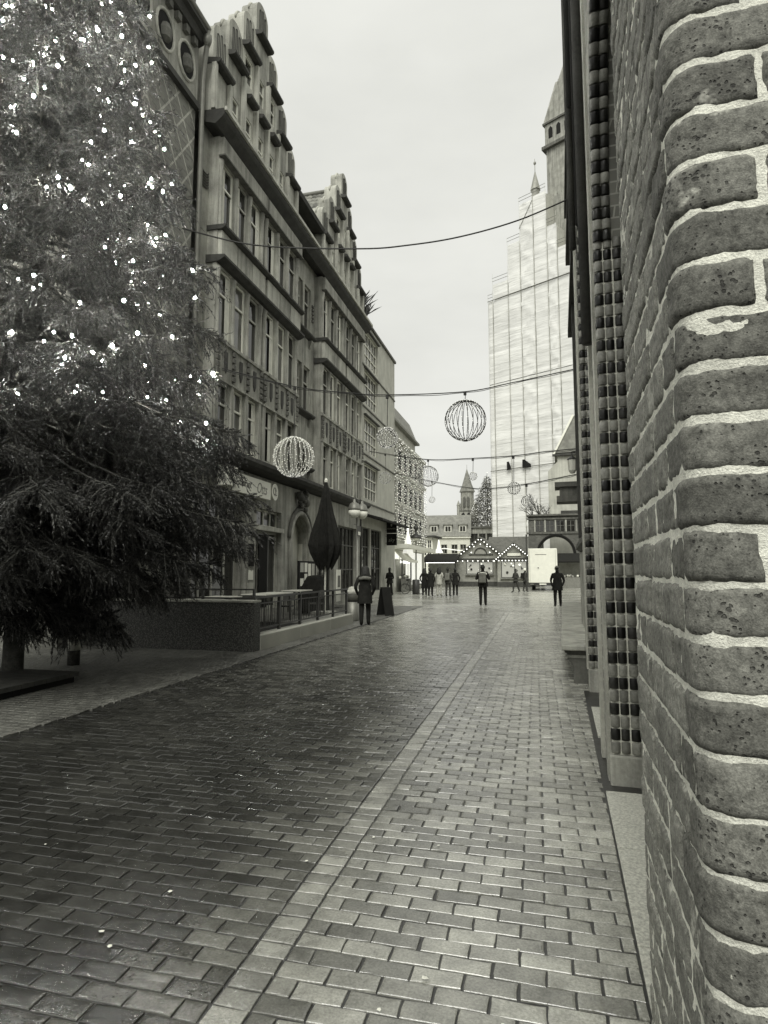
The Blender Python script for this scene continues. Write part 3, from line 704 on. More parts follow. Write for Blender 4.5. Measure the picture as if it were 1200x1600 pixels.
for a, b in ((T(21.95), T(22.12)), (T(24.1), T(24.27))):          # small carved ornaments beside the upper window
    for k in range(5):
        o = MB(); o.box(.002, .06, a, b, 12.7 + k * .17, 12.8 + k * .17); o.build('carved_ornament', 'stone_dark', gh)
o = MB(); n = 10
for k in range(6): o.tube([(.03, T(15.1) + .22 * math.cos(q), 13.75 - k * .09 + .1 * math.sin(q)) for q in [PI + PI * i / n for i in range(n + 1)]], .025, 5)
o.build('carved_shield', 'stone_dark', gh)
floors = [(5.42, 7.32), (8.62, 10.85), (12.12, 14.3)]
for bi, (b0, b1) in enumerate(bays):
    a, b = T(b0), T(b1); ww = .76; cw = (b - a - 3 * ww) / 4
    wy = [(a + cw + i * (ww + cw), a + cw + i * (ww + cw) + ww) for i in range(3)]
    hol = [(y0, y1, z0, z1) for z0, z1 in floors for y0, y1 in wy]
    mb = MB(); wall_holes(mb, a, b, 5.2, 15.0, hol, BX, .3)
    for y in (a, b): mb.add([(0, y, 5.2), (BX, y, 5.2), (BX, y, 15.0), (0, y, 15.0)], [(0, 1, 2, 3)])
    mb.build('bay_wall', 'stone', gh)
    for (y0, y1, z0, z1) in hol:
        r = random.random()
        wn = window(gh, y0, y1, z0, z1, BX - .07, 1, (.66,), .06, 'white_paint' if r < .5 else 'frame', 'glass_pale' if r < .35 else 'glass')
        if random.random() < .55:
            cu = MB(); nf = 6; yy0 = y1 - .28 if random.random() < .6 else y0 + .05
            pts = [(yy0 + .24 * i / nf, (.015 if i % 2 else -.015)) for i in range(nf + 1)]
            cu.add([(BX - .09 + q * .3 + .016, p, z) for z in (z0 + .08, z1 - .1) for p, q in pts], [(i, i + 1, nf + 2 + i, nf + 1 + i) for i in range(nf)]); cu.build('curtain', 'curtain', wn)
    # columns between and beside the lights
    for z0, z1 in floors:
        for k in range(4):
            y = a + cw / 2 + k * (ww + cw)
            if k == 0: y = a + cw * .55
            if k == 3: y = b - cw * .55
            fl = floors.index((z0, z1)); r = cw * .40
            if fl == 0:
                o = MB(); o.box(BX + .002, BX + .07, y - r, y + r, z0 - .1, z1 + .02); o.build('pilaster', 'stone', gh)
            else:
                prof = [(r * 1.25, 0), (r * 1.25, .1), (r, .14), (r * .94, z1 - z0 - .42), (r * 1.12, z1 - z0 - .38), (r * .95, z1 - z0 - .33), (r * 1.3, z1 - z0 - .12), (r * 1.35, z1 - z0)]
                o = MB(); o.lathe(prof, 10, (BX - .02, y, z0 - .02)); o.build('column', 'stone', gh, True)
    # ornament panels between first and second floor
    for (y0, y1) in wy:
        o = MB(); o.box(BX + .002, BX + .06, y0 - .03, y1 + .03, 7.42, 8.5); pnl = o.build('spandrel_panel', 'stone', gh)
        o = MB(); ym = (y0 + y1) / 2
        o.prism([(ym - .09, 8.3), (ym - .09, 7.8), (ym, 7.62), (ym + .09, 7.8), (ym + .09, 8.3)], lambda p, q, e: (e, p, q), BX + .062, BX + .1); o.build('ornament', 'ledge', pnl)
    for k in range(4):
        y = [a + .1, wy[0][1] + cw / 2, wy[1][1] + cw / 2, b - .1][k]
        for q in range(5):
            o = MB(); o.box(BX + .062, BX + .12, y - .085, y + .085, 7.5 + q * .2, 7.64 + q * .2); o.build('rusticated_block', 'stone_dark', gh)
    o = MB(); o.box(BX + .002, BX + .12, a, b, 8.5, 8.6); o.box(BX + .002, BX + .1, a, b, 7.33, 7.4); o.build('sill_band', 'stone', gh)
    # second-floor cornice, spandrel box, third-floor sill, architrave
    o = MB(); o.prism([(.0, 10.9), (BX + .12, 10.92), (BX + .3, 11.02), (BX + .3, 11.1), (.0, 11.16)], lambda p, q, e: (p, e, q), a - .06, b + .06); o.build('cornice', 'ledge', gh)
    for k in range(3):
        y0_, y1_ = a + .04 + k * (b - a - .04) / 3, a + (k + 1) * (b - a - .04) / 3; o = MB(); o.box(BX + .002, BX + .14, y0_, y1_, 11.17, 11.93); o.build('spandrel_block', 'stone_light' if k != 1 else 'stone', gh)
    o = MB(); o.prism([(.0, 11.94), (BX + .2, 11.94), (BX + .3, 12.0), (BX + .3, 12.07), (.0, 12.1)], lambda p, q, e: (p, e, q), a - .05, b + .05); o.build('sill_course', 'ledge', gh)
    o = MB(); o.box(BX + .002, BX + .16, a - .02, b + .02, 14.36, 14.93); o.build('architrave', 'stone', gh)
    o = MB(); o.box(BX + .002, BX + .22, a - .04, b + .04, 14.31, 14.358); o.build('architrave_fillet', 'stone_dark', gh)
def main_cornice(y0, y1):
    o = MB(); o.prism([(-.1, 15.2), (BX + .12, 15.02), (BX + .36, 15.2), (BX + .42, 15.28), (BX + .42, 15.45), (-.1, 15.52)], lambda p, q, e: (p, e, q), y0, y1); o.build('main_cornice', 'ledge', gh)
    o = MB(); o.box(BX + .422, BX + .5, y0, y1, 15.38, 15.5); o.build('gutter', 'stone_light', gh)
main_cornice(T(14.9), T(T1_))
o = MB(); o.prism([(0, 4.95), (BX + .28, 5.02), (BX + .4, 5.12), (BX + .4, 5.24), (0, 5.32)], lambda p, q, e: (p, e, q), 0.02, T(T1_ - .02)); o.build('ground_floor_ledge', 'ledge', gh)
TILE = None
def gable(tc, hw, tag_):
    yc = T(tc); sp = hw * 2 / 7.0; hf = sp / 2; gx = .3
    led = {3: 17.1, 2: 18.2, 1: 19.4, 0: 20.65}
    for i in range(-3, 4):
        y = yc + i * sp; L = led[abs(i)]; Tt = L + 1.5; gxi = gx - .004 * abs(i)
        hol = []
        if abs(i) <= 2: hol.append((y - .27, y + .27, 16.0, 17.0))
        if abs(i) <= 1: hol.append((y - .27, y + .27, 18.25, 19.2))
        mb = MB(); wall_holes(mb, y - hf + .002, y + hf - .002, 15.5, Tt - hf, hol, gxi, .18)
        for yy in (y - hf + .002, y + hf - .002): mb.add([(-.3, yy, 15.5), (gxi, yy, 15.5), (gxi, yy, Tt - hf), (-.3, yy, Tt - hf)], [(0, 1, 2, 3)])
        n = 12; pts = [(y - hf * math.cos(PI * k / n), Tt - hf + hf * 1.0 * math.sin(PI * k / n)) for k in range(n + 1)]
        mb.prism(pts, lambda p, q, e: (e, p, q), -.3, gxi)
        mb.add([(-.3, y - hf, 15.5), (-.3, y + hf, 15.5), (-.3, y + hf, Tt - hf), (-.3, y - hf, Tt - hf)], [(3, 2, 1, 0)])
        pnl = mb.build('gable_panel', 'stone_light' if i % 2 else 'stone', gh)
        mc = MB(); pth = [(y - (hf + .0) * math.cos(PI * k / n), Tt - hf + hf * math.sin(PI * k / n)) for k in range(n + 1)]
        for k in range(n): pass
        mc.tube([(-.02, p, q + .02) for p, q in pth], [.05 if 0 < k < n else .03 for k in range(n + 1)], 6); mc.build('coping', 'stone_light', pnl, True)
        for k in range(3):
            fy = y + (k - 1) * .2; top = Tt - .2 - .12 * abs(k - 1); fl = MB()
            fl.tube([(gxi + .012, fy - .05, L + .2), (gxi + .012, fy - .05, top - .05), (gxi + .012, fy, top), (gxi + .012, fy + .05, top - .05), (gxi + .012, fy + .05, L + .2)], .013, 5); fl.build('flute', 'ledge', pnl)
        o = MB(); o.prism([(gx - .2, L - .02), (gx + .2, L - .05), (gx + .26, L), (gx + .26, L + .08), (gx - .2, L + .2)], lambda p, q, e: (p, e, q), y - hf - .02, y + hf + .02); o.build('ledge', 'ledge', gh)
        for h_ in hol: window(gh, *h_, gxi - .03, 1, (.5,), .05, 'white_paint', 'glass_pale' if (i + 3) % 2 else 'glass')
        if abs(i) <= 1:
            o = MB(); o.prism([(gx - .05, 17.55), (gx + .2, 17.5), (gx + .28, 17.56), (gx + .28, 17.64), (gx - .05, 17.72)], lambda p, q, e: (p, e, q), y - .3, y + .3); o.build('window_hood', 'ledge', gh)
    for i in range(-3, 5):
        y = yc + (i - .5) * sp; L = min(led.get(abs(i), 16.2), led.get(abs(i - 1), 16.2)) if -3 < i < 4 else 17.1
        o = MB(); o.box(gx + .002, gx + .14, y - .07, y + .07, 15.53, L - .07); o.build('pilaster', 'stone_light', gh)
    # saddle roof behind, ridge running back from the street
    rz_, ez = 21.3, 16.0; yl, yr = yc - hw - .1, yc + hw + .1
    o = MB(); o.prism([(yl, ez), (yr, ez), (yc, rz_)], lambda p, q, e: (e, p, q), -9, -.32); rf = o.build('roof', 'roof_slate', gh)
    V_ = []; F_ = []; off_ = 0; rows = 17; cols = 30; sl_ = math.hypot(hw + .1, rz_ - ez)
    dy, dz = (yc - yl) / rows, (rz_ - ez) / rows
    for side in (-1, 1):
        for r in range(rows):
            for c_ in range(cols):
                x0 = -.36 - c_ * .27; jz = random.uniform(-.01, .01)
                for k in range(6):
                    a_ = PI * k / 5; hgt = .03 + .06 * math.sin(a_)
                    xx = x0 - .27 * k / 5
                    y_a = yl + dy * (r - .12); z_a = ez + dz * (r - .12) + hgt + .05 + jz; y_b = yl + dy * (r + 1); z_b = ez + dz * (r + 1) + hgt * .6 + jz
                    if side > 0: y_a, y_b = 2 * yc - y_a, 2 * yc - y_b
                    V_ += [(xx, y_a, z_a), (xx, y_b, z_b), (xx, y_a, z_a - .06)]
                for k in range(5):
                    b_ = off_ + 3 * k; F_ += [(b_, b_ + 3, b_ + 4, b_ + 1), (b_ + 2, b_ + 5, b_ + 3, b_)]
                off_ += 18
    me = bpy.data.meshes.new('roof_tiles'); me.from_pydata(V_, [], F_); me.materials.append(MATS['roof_tile']); stuff(obj('roof_tiles', me, gh))
    o = MB(); o.tube([(-.34, yc, rz_ + .08), (-9, yc, rz_ + .08)], .12, 8); o.build('ridge', 'roof_tile', gh, True)
gable(18.15, 3.2, 'a'); gable(27.75, 3.2, 'b')
# attic storey between the gables
a, b = T(21.5), T(24.4); hol = [(a + .2 + k * .9, a + .8 + k * .9, 15.8, 16.75) for k in range(3)]
mb = MB(); wall_holes(mb, a, b, 15.5, 17.0, hol, -.1, .15); mb.build('attic_wall', 'stone', gh)
for h_ in hol: window(gh, *h_, -.2, 1, (.5,), .05, 'white_paint')
o = MB(); o.prism([(-.1, 17.0), (.45, 17.0), (.5, 17.15), (.45, 17.25), (-.1, 17.3)], lambda p, q, e: (p, e, q), a, b); o.build('attic_eaves', 'ledge', gh)
o = MB(); o.prism([(.4, 17.3), (-9, 17.3), (-5, 21.0)], lambda p, q, e: (p, e, q), a, b); o.build('attic_roof', 'roof_slate', gh)
o = MB(); o.prism([(-.1, 15.5), (-9, 15.5), (-5, 17.0)], lambda p, q, e: (p, e, q), .02, T(T1_ - .1)); o.build('low_roof', 'roof_slate', gh)

# ground floor of the gabled house: shop windows, pillar, arch, shop beyond
gf = [(T(14.95), T(17.85), .55, 3.05), (T(14.95), T(17.85), 3.2, 3.95), (T(18.72), T(21.0), .25, 3.02), (T(18.72), T(21.0), 3.2, 3.8), (T(24.9), T(27.1), .5, 3.85), (T(27.75), T(30.9), .5, 3.85)]
arch = (T(21.8), T(23.9), 0.0, 2.75)
mb = MB(); wall_holes(mb, 0, T(T1_), 0, 4.9, gf + [(arch[0], arch[1], 0, 4.02)], .1, .3); mb.build('ground_floor_wall', 'stone', gh)
n = 16; ya, yb = arch[0], arch[1]; ym = (ya + yb) / 2; R_ = (yb - ya) / 2
ap = [(ym - R_ * math.cos(PI * k / n), 2.75 + 1.22 * math.sin(PI * k / n)) for k in range(n + 1)]
mb = MB()
for k in range(n):
    (p0, q0), (p1, q1) = ap[k], ap[k + 1]
    mb.add([(.1, p0, q0), (.1, p1, q1), (.1, p1, 4.02), (.1, p0, 4.02)], [(0, 1, 2, 3)]); mb.add([(.1, p0, q0), (.1, p1, q1), (-.8, p1, q1), (-.8, p0, q0)], [(3, 2, 1, 0)])
mb.build('arch_spandrel', 'stone', gh)
o = MB(); o.tube([(.14, p, q) for p, q in [(ya, 0)] + ap + [(yb, 0)]], .1, 8); o.build('arch_moulding', 'stone', gh, True)
o = MB(); o.tube([(.16, p + (p - ym) * .14, q + .16) for p, q in ap], .07, 8); o.build('arch_moulding', 'stone_dark', gh, True)
o = MB(); o.box(-.45, -.4, ya - .1, yb + .1, 0, 4.1); o.build('porch_wall', 'plaster', gh)
o = MB(); o.box(-.4, .09, ya - .05, ya - .005, 0, 2.75); o.box(-.4, .09, yb + .005, yb + .05, 0, 2.75); o.build('porch_reveal', 'plaster', gh)
o = MB()
for k in range(14):
    a_ = random.uniform(0, 6.3); o.ball((.18 + random.uniform(0, .12), ym + random.uniform(-.45, .45), 4.25 + random.uniform(-.15, .6)), random.uniform(.08, .18), 8, 6)
o.build('carved_relief', 'stone_dark', gh, True)
wn = window(gh, *gf[0], -.1, 4, (.0,), .07, 'frame', 'glass'); window(gh, *gf[1], -.1, 5, (), .06, 'frame')
window(gh, *gf[2], -.1, 3, (), .08, 'frame', 'glass'); window(gh, *gf[3], -.1, 4, (), .06, 'white_paint')
window(gh, *gf[4], -.1, 4, (.72,), .06, 'frame_dark'); window(gh, *gf[5], -.1, 5, (.72, .35), .06, 'frame_dark')
o = MB(); o.box(-.15, .25, T(17.9), T(18.6), 0, 4.0); o.build('pillar', 'stone', gh)
o = MB(); o.box(.251, .29, T(18.08), T(18.42), 1.75, 2.5); o.build('menu_case', 'black', gh)
o = MB(); o.box(.251, .275, T(18.1), T(18.4), 1.3, 1.62); o.build('notice', 'sign_white', gh)
o = MB(); o.box(.251, .27, T(18.05), T(18.45), .5, 1.2); o.build('pillar_base', 'stone_light', gh)
o = MB(); o.box(-.05, -.02, T(19.4), T(20.1), .3, 2.9); o.build('open_doorway', 'black', gh)
o = MB(); o.box(.101, .16, T(14.95), T(17.85), 3.06, 3.19); o.box(.101, .2, T(18.7), T(21.05), 3.03, 3.19); o.build('transom_beam', 'stone_light', gh)
# restaurant sign
sg = thing('shop_sign', 'long white restaurant sign board with grey script lettering above the shop window', 'sign', W(-9.5 + .36, 16.45), LA)
o = MB(); o.box(0, .12, 0, 2.75, 4.08, 4.68); o.build('sign_board', 'sign_white', sg)
text('restaurant', .34, 'text_dark', sg, (.123, .12, 4.3), xs=.82)
text('Otts', .52, 'text_grey', sg, (.123, 1.66, 4.22), shear=.3, xs=.8)
sb = thing('box_sign', 'small white box sign with tiny print left of the long restaurant sign', 'sign', W(-9.5 + .36, 15.75), LA)
o = MB(); o.box(0, .35, 0, .62, 4.14, 4.75); bevel(o.build('sign_box', 'sign_white', sb), .02)
o = MB(); o.prism([(.28, 4.45), (.34, 4.45), (.36, 4.62), (.33, 4.68), (.29, 4.68), (.26, 4.62)], lambda p, q, e: (e, p, q), .351, .356); o.build('emblem', 'text_grey', sb)
o = MB(); o.box(.351, .355, .12, .5, 4.3, 4.36); o.box(.351, .355, .18, .44, 4.24, 4.27); o.build('print_line', 'text_grey', sb)
rs_ = thing('round_sign', 'small round white sign beside the long restaurant sign', 'sign', W(-9.5 + .34, 19.62, 4.42), LA)
o = MB(); o.prism([(.26 * math.cos(2 * PI * k / 24), .3 * math.sin(2 * PI * k / 24)) for k in range(24)], lambda p, q, e: (e, p, q), 0, .12); o.build('disc', 'sign_white', rs_)
o = MB(); o.tube([(.125, -.04 + .11 * math.cos(k * PI / 8), .02 + .13 * math.sin(k * PI / 8)) for k in range(15)], .018, 4); o.tube([(.125, .02, .1), (.125, .06, -.12), (.125, .13, -.1)], .018, 4); o.build('monogram', 'text_grey', rs_)

# ------------------------------------------------------------------ left: modern stone house with grid windows
t0 = 31.5
mo = left_root('modern_house', 'plain pale stone house with large gridded windows and rooftop plants', t0)
T = lambda t: t - t0
hol = [(T(32.6), T(35.65), z, z + 2.0) for z in (5.8, 8.6, 11.4, 13.85)] + [(T(32.0), T(33.9), .4, 4.1), (T(34.1), T(36.6), .4, 4.1)]
mb = MB(); wall_holes(mb, 0, T(40.3), 0, 16.35, hol, 0, .25); mb.box(-10, -.5, 0, T(40.3), 0, 16.35); mb.add([(-.5, T(40.3), 0), (0, T(40.3), 0), (0, T(40.3), 16.35), (-.5, T(40.3), 16.35)], [(0, 1, 2, 3)]); mb.add([(-.5, 0, 16.35), (0, 0, 16.35), (0, T(40.3), 16.35), (-.5, T(40.3), 16.35)], [(0, 1, 2, 3)]); mb.build('wall', 'ashlar', mo)
for k, h_ in enumerate(hol[:4]): window(mo, *h_, -.12, 5, (.33, .62), .05, 'white_paint', 'glass_pale' if k % 2 else 'glass')
window(mo, *hol[4], -.12, 3, (.7, .36), .06, 'frame_dark', 'glass'); window(mo, *hol[5], -.12, 4, (.7, .36), .06, 'frame_dark', 'glass')
for z in (5.55, 8.35, 11.15, 13.6): o = MB(); o.box(.002, .06, .05, T(40.28), z - .05, z + .03); o.build('string_course', 'stone_dark', mo)
for z in (7.85, 10.65, 13.45, 15.9): o = MB(); o.box(.002, .16, T(32.5), T(35.75), z, z + .07); o.build('blind_box', 'frame_dark', mo)
o = MB(); o.box(-.6, .12, -.0, T(40.35), 16.352, 16.5); o.build('parapet', 'stone_dark', mo)
o = MB(); o.prism([(.002, 4.9), (1.25, 4.55), (1.3, 4.42), (1.2, 4.42), (.002, 4.75)], lambda p, q, e: (p, e, q), T(32.0), T(39.0)); o.build('awning', 'cloth_black', mo)
o = MB(); o.tube([(.1, .06, 16.3), (.1, .06, .3)], .08, 8); o.build('downpipe', 'dark_metal', mo, True)
rt = thing('rooftop_plants', 'spiky dark planter plants on the roof edge of the modern house', 'plant', W(-9.9, 32.6, 16.5), LA)
o = MB(); o.box(-.3, .3, -.8, 1.4, 0, .45); o.build('planter', 'dark_metal', rt)
o = MB()
for k in range(120):
    b_ = Vector((random.uniform(-.25, .25), random.uniform(-.7, 1.3), .45)); d_ = Vector((random.gauss(0, .5), random.gauss(0, .5), random.uniform(.5, 1.3))); s_ = d_.orthogonal().normalized() * .05
    o.add([b_ - s_, b_ + s_, b_ + d_ * .6 + Vector((0, 0, .05)), b_ + d_ - Vector((0, 0, .1))], [(0, 1, 2), (1, 3, 2)])
o.build('leaves', 'needles', rt); o = MB(); o.lathe([(.02, 0), (.03, .9), (.14, 1.0), (.2, 1.3), (.05, 1.75)], 8, (0, 1.0, .4)); o.build('clipped_shrub', 'needles', rt)
# black projecting sign boards
for k, (z, lab, txt) in enumerate(((4.05, 'black square hanging sign board with harp and small capitals, upper of two', 'GUINNESS'), (3.25, 'black square hanging sign board with slanted lower-case word, lower of two', 'sky'))):
    hs_ = thing('hanging_sign', lab, 'sign', W(-9.45, 37.6, z), LA, 'black sign boards on the modern house')
    o = MB(); o.box(0.05, .72, -.06, .06, 0, .76); o.build('board', 'black', hs_)
    o = MB(); o.tube([(-.04, 0, .6), (.05, 0, .6)], .02); o.tube([(-.04, 0, .15), (.05, 0, .15)], .02); o.build('bracket', 'dark_metal', hs_)
    text(txt, .125 if k == 0 else .34, 'text_grey' if k else 'frame', hs_, (.385, -.063, .24), (PI / 2, 0, 0), .2 if k else 0, 'CENTER', xs=.95)
    if k == 0: o = MB(); o.prism([(.35, .42), (.42, .44), (.44, .6), (.36, .64), (.33, .52)], lambda p, q, e: (p, e, q), -.064, -.061); o.build('harp_emblem', 'frame', hs_)

# ------------------------------------------------------------------ left, farther: house with curtains of lights
t0 = 43.0
lh = thing('lit_house', 'pale multi-storey house hung with vertical strands of lights, beyond the modern house', 'building', W(-10.6, t0), LA)
T = lambda t: t - t0
hol = [(T(44 + k * 2.2), T(45.6 + k * 2.2), z, z + 1.7) for k in range(6) for z in (4.6, 7.2, 9.8)]
mb = MB(); wall_holes(mb, 0, 14.5, 0, 12.0, hol, 0, .25); mb.box(-9, -.5, 0, 14.5, 0, 12.0); mb.add([(-.5, 0, 0), (0, 0, 0), (0, 0, 12.0), (-.5, 0, 12.0)], [(3, 2, 1, 0)]); mb.add([(-.5, 14.5, 0), (0, 14.5, 0), (0, 14.5, 12.0), (-.5, 14.5, 12.0)], [(0, 1, 2, 3)]); mb.build('wall', 'ashlar', lh)
for h_ in hol: window(lh, *h_, -.12, 2, (.6,), .07, 'frame_dark')
for z in (4.2, 6.8, 9.4, 12.0): o = MB(); o.box(-.5, .25, -.05, 14.55, z, z + .28); o.build('cornice', 'stone_light', lh)
o = MB(); o.box(-8, -.8, 3.2, 14.2, 12.29, 14.0); o.build('set_back_storey', 'ashlar', lh)
o = MB(); o.box(-8.3, -.4, 2.8, 14.6, 14.01, 14.2); o.prism([(-8.3, 14.21), (-.6, 14.21), (-1.4, 16.2), (-7, 16.2)], lambda p, q, e: (p, e, q), 2.9, 14.5); o.build('roof', 'roof_slate', lh)
o = MB(); o.box(-6, -.79, 3.1, 3.19, 12.6, 13.8); o.build('window_band', 'glass', lh)
o = MB(); o.box(.01, 1.4, .3, 13, 3.3, 3.6); o.build('canopy', 'sign_white', lh)
for k in range(4): o = MB(); o.box(.01, .06, .5 + k * 3.2, 3.3 + k * 3.2, .4, 3.2); o.build('lit_shop_window', 'lit_bright', lh)
SB = MB().ball((0, 0, 0), .045, 5, 4)
ORD = 'first second third fourth fifth sixth seventh eighth ninth tenth eleventh twelfth thirteenth fourteenth fifteenth sixteenth seventeenth eighteenth nineteenth twentieth twenty-first twenty-second'.split()
for k in range(22):
    y = .25 + k * .66; mb = MB(); x = .3
    mb.tube([(x, 0, 3.9), (x, 0, 12.1)], .008, 4)
    ob = mb.build('light_strand', ['cable', 'bulb_small'], None, False, W(-10.6, t0 + y), LA)
    tag(ob, 'vertical light strand on the lit house front, ' + ORD[k] + ' from its near left end', 'light strand', 'light strands down the pale house')
    me = ob.data; bm = bmesh.new(); bm.from_mesh(me)
    for q in range(36):
        z = 4.0 + q * .23 + random.uniform(-.06, .06); r = random.uniform(.028, .05)
        ret = bmesh.ops.create_icosphere(bm, subdivisions=1, radius=r, matrix=Matrix.Translation((x + random.uniform(-.05, .05), random.uniform(-.07, .07), z)))
        for v_ in ret['verts']:
            for f_ in v_.link_faces: f_.material_index = 1
    bm.to_mesh(me); bm.free()
# ------------------------------------------------------------------ wrapped church tower
tw = thing('scaffolded_tower', 'church tower wrapped in white scaffold sheeting with stepped top', 'tower', (-9.7, 88, 0), math.radians(-26.6))
sx = [.5, 1.35, 4.0, 6.1, 8.3, 10.4, 11.9, 14.6]; tops = [42.2, 44.6, 49.9, 55.3, 55.7, 50.2, 46.5]
def sheet_panel(x0, x1, z0, z1, seed, y0=0.0, zig=True):
    nx, nz_ = 9, max(6, int((z1 - z0) / .5)); vs = []
    for j in range(nz_ + 1):
        for i in range(nx + 1):
            u_, z = i / nx, z0 + (z1 - z0) * j / nz_; x = x0 + .03 + (x1 - x0 - .06) * u_
            ph = (z / 2.0) % 1.0; edge = math.sin(PI * u_)
            fold = .08 * edge * math.sin(PI * ph) * (.6 + .4 * noise.noise(Vector((seed, z * .5, 0))))
            if zig:
                dgl = (z / 4.0) % 1.0; tgt = 2 * dgl if dgl < .5 else 2 - 2 * dgl; fold += .2 * max(0, 1 - abs(u_ - tgt) / .16)
            fold += .06 * noise.noise(Vector((x * .9, z * .45, seed)))
            vs.append((x, y0 - .1 - fold, z))
    mb = MB(); mb.add(vs, [(j * (nx + 1) + i, j * (nx + 1) + i + 1, (j + 1) * (nx + 1) + i + 1, (j + 1) * (nx + 1) + i) for j in range(nz_) for i in range(nx)])
    return mb.build('sheet', 'sheeting', tw, True)
for k in range(7):
    x0, x1 = sx[k], sx[k + 1]; cuts = [2.5, 16.2, 29.2, 42.15]; cuts = [c for c in cuts if c < tops[k] - 1] + [tops[k]]
    for a, b in zip(cuts, cuts[1:]): sheet_panel(x0, x1, a + .05, b - .05, k * 3 + a, .0, k in (3, 5))
    c = MB(); c.box(x0 + .02, x1 - .02, .3, 9, 2, tops[k] - .3); c.build('wrapped_core', 'plaster_grey', tw)
    for x in (x0, x1):
        top = tops[k] + random.uniform(.8, 1.8); p = MB(); p.tube([(x + (.03 if x == x0 else -.03), -.25, 2), (x + (.03 if x == x0 else -.03), -.25, top)], .016, 5); p.build('scaffold_pole', 'pale_metal', tw)
    for z in (tops[k] + .45, tops[k] + .95):
        p = MB(); p.tube([(x0, -.25, z), (x1, -.25, z)], .035, 5); p.build('guard_rail', 'grey_metal', tw)
    p = MB(); p.tube([(x0, -.3, 42.12), (x1, -.3, 42.12)], .06, 5); p.tube([(x0, -.3, 16.15), (x1, -.3, 16.15)], .05, 5); p.build('joint_pole', 'grey_metal', tw)
p = MB(); p.tube([(6.1, -.3, 51.5), (8.3, -.3, 55.0)], .05, 5); p.build('brace', 'grey_metal', tw)
for a, b in ((3.4, 4.0), (5.9, 7.2)):
    o = MB(); o.prism([(a, 16.0), (b, 16.0), (b, 16.4), (a + .3, 17.2), (a, 17.2)], lambda p, q, e: (p, e, q), -.55, -.45); o.build('torn_flap', 'black', tw)
o = MB(); o.add([(.5, -.1, 2.5), (.5, 9, 2.5), (.5, 9, 42), (.5, -.1, 42)], [(0, 1, 2, 3)]); o.build('side_sheet', 'sheeting', tw)
o = MB(); o.add([(14.6, -.1, 2.5), (14.6, 9, 2.5), (14.6, 9, 46), (14.6, -.1, 46)], [(3, 2, 1, 0)]); o.build('side_sheet', 'sheeting', tw)
# tower body and spire above the sheeting
spv = lambda: None
sx0, sx1, sy0, sy1 = 9.5, 17.5, 2.2, 10.2; cx_, cy_ = 13.5, 6.2
o = MB(); o.box(sx0, sx1, sy0, sy1, 40, 63.4); o.build('shaft', 'copper', tw)
for k in range(12): o = MB(); o.box(sx0 + .2 + k * .66, sx0 + .3 + k * .66, sy0 - .08, sy0 - .002, 56, 63.3); o.build('standing_seam', 'copper', tw)
o = MB(); o.box(sx0 - .5, sx1 + .5, sy0 - .5, sy1 + .5, 63.4, 63.9); o.build('cornice', 'stone_dark', tw)
o = MB(); o.box(sx0 - .1, sx1 + .1, sy0 - .1, sy1 + .1, 63.9, 67.3); o.build('belfry', 'copper', tw)
for k in range(6):
    x = sx0 + .5 + k * 1.25; o = MB(); o.prism([(x, 65.0), (x + .62, 65.0), (x + .62, 66.4), (x + .31, 66.8), (x, 66.4)], lambda p, q, e: (p, e, q), sy0 - .16, sy0 - .102); o.build('belfry_opening', 'black', tw)
    y = sy0 + .5 + k * 1.25; o = MB(); o.prism([(y, 65.0), (y + .62, 65.0), (y + .62, 66.4), (y + .31, 66.8), (y, 66.4)], lambda p, q, e: (e, p, q), sx0 - .16, sx0 - .102); o.build('belfry_opening', 'black', tw)
o = MB(); o.box(sx0 - .35, sx1 + .35, sy0 - .35, sy1 + .35, 67.3, 67.6); o.build('cornice', 'stone_dark', tw)
sp_ = MB(); sp_.prism([(sx0 - .3, 67.6), (sx1 + .3, 67.6), (cx_, 77)], lambda p, q, e: (p, e, q), sy0 - .2, sy1 + .2); sp_.prism([(sy0 - .3, 67.6), (sy1 + .3, 67.6), (cy_, 77.02)], lambda p, q, e: (e, p, q), sx0 - .2, sx1 + .2); sp_.build('gable_roof', 'copper', tw)
for k in range(9): x = sx0 + .6 + k * .85; zz = 67.6 + 9.4 * (1 - abs(x - cx_) / 4.3); o = MB(); o.box(x - .04, x + .04, sy0 - .29, sy0 - .202, 67.6, zz); o.build('standing_seam', 'copper', tw)
sp_ = MB(); sp_.lathe([(4.2, 67.6), (2.4, 76), (.1, 98)], 8, (cx_, cy_, 0)); sp_.build('spire', 'copper', tw)
tu = MB(); tu.lathe([(.6, 53), (.6, 57.5), (.75, 57.6), (.05, 60.6), (.05, 61.6), (.2, 61.8), (.2, 62.0), (.03, 62.2), (.03, 62.6)], 8, (sx0 - 1.6, sy0 - .6, 0)); tu.build('corner_turret', 'copper', tw)

# ------------------------------------------------------------------ far church tower, houses, lit tree
fc = thing('church_tower', 'slim far brick church tower with pointed spire', 'church tower', (-19.3, 131, 0))
o = MB(); o.box(-2.3, 2.3, -2.3, 2.3, 0, 9.2); o.build('base', 'stone', fc)
o = MB(); o.box(-1.9, 1.9, -1.9, 1.9, 9.5, 14.5); o.build('middle_stage', 'stone', fc)
o = MB(); o.lathe([(1.45, 14.5), (1.45, 19.1)], 8); o.build('octagon', 'stone', fc)
for z, h_ in ((9.2, 2.55), (12.1, 2.15), (14.5, 1.95)): o = MB(); o.box(-h_, h_, -h_, h_, z, z + .3); o.build('cornice', 'stone_dark', fc)
for sx_ in (-1, 1):
    for sy_ in (-1, 1): o = MB(); o.lathe([(.35, 12.4), (.35, 15.8), (.45, 15.85), (.04, 17.0)], 6, (1.7 * sx_, 1.7 * sy_, 0)); o.build('pinnacle', 'stone', fc)
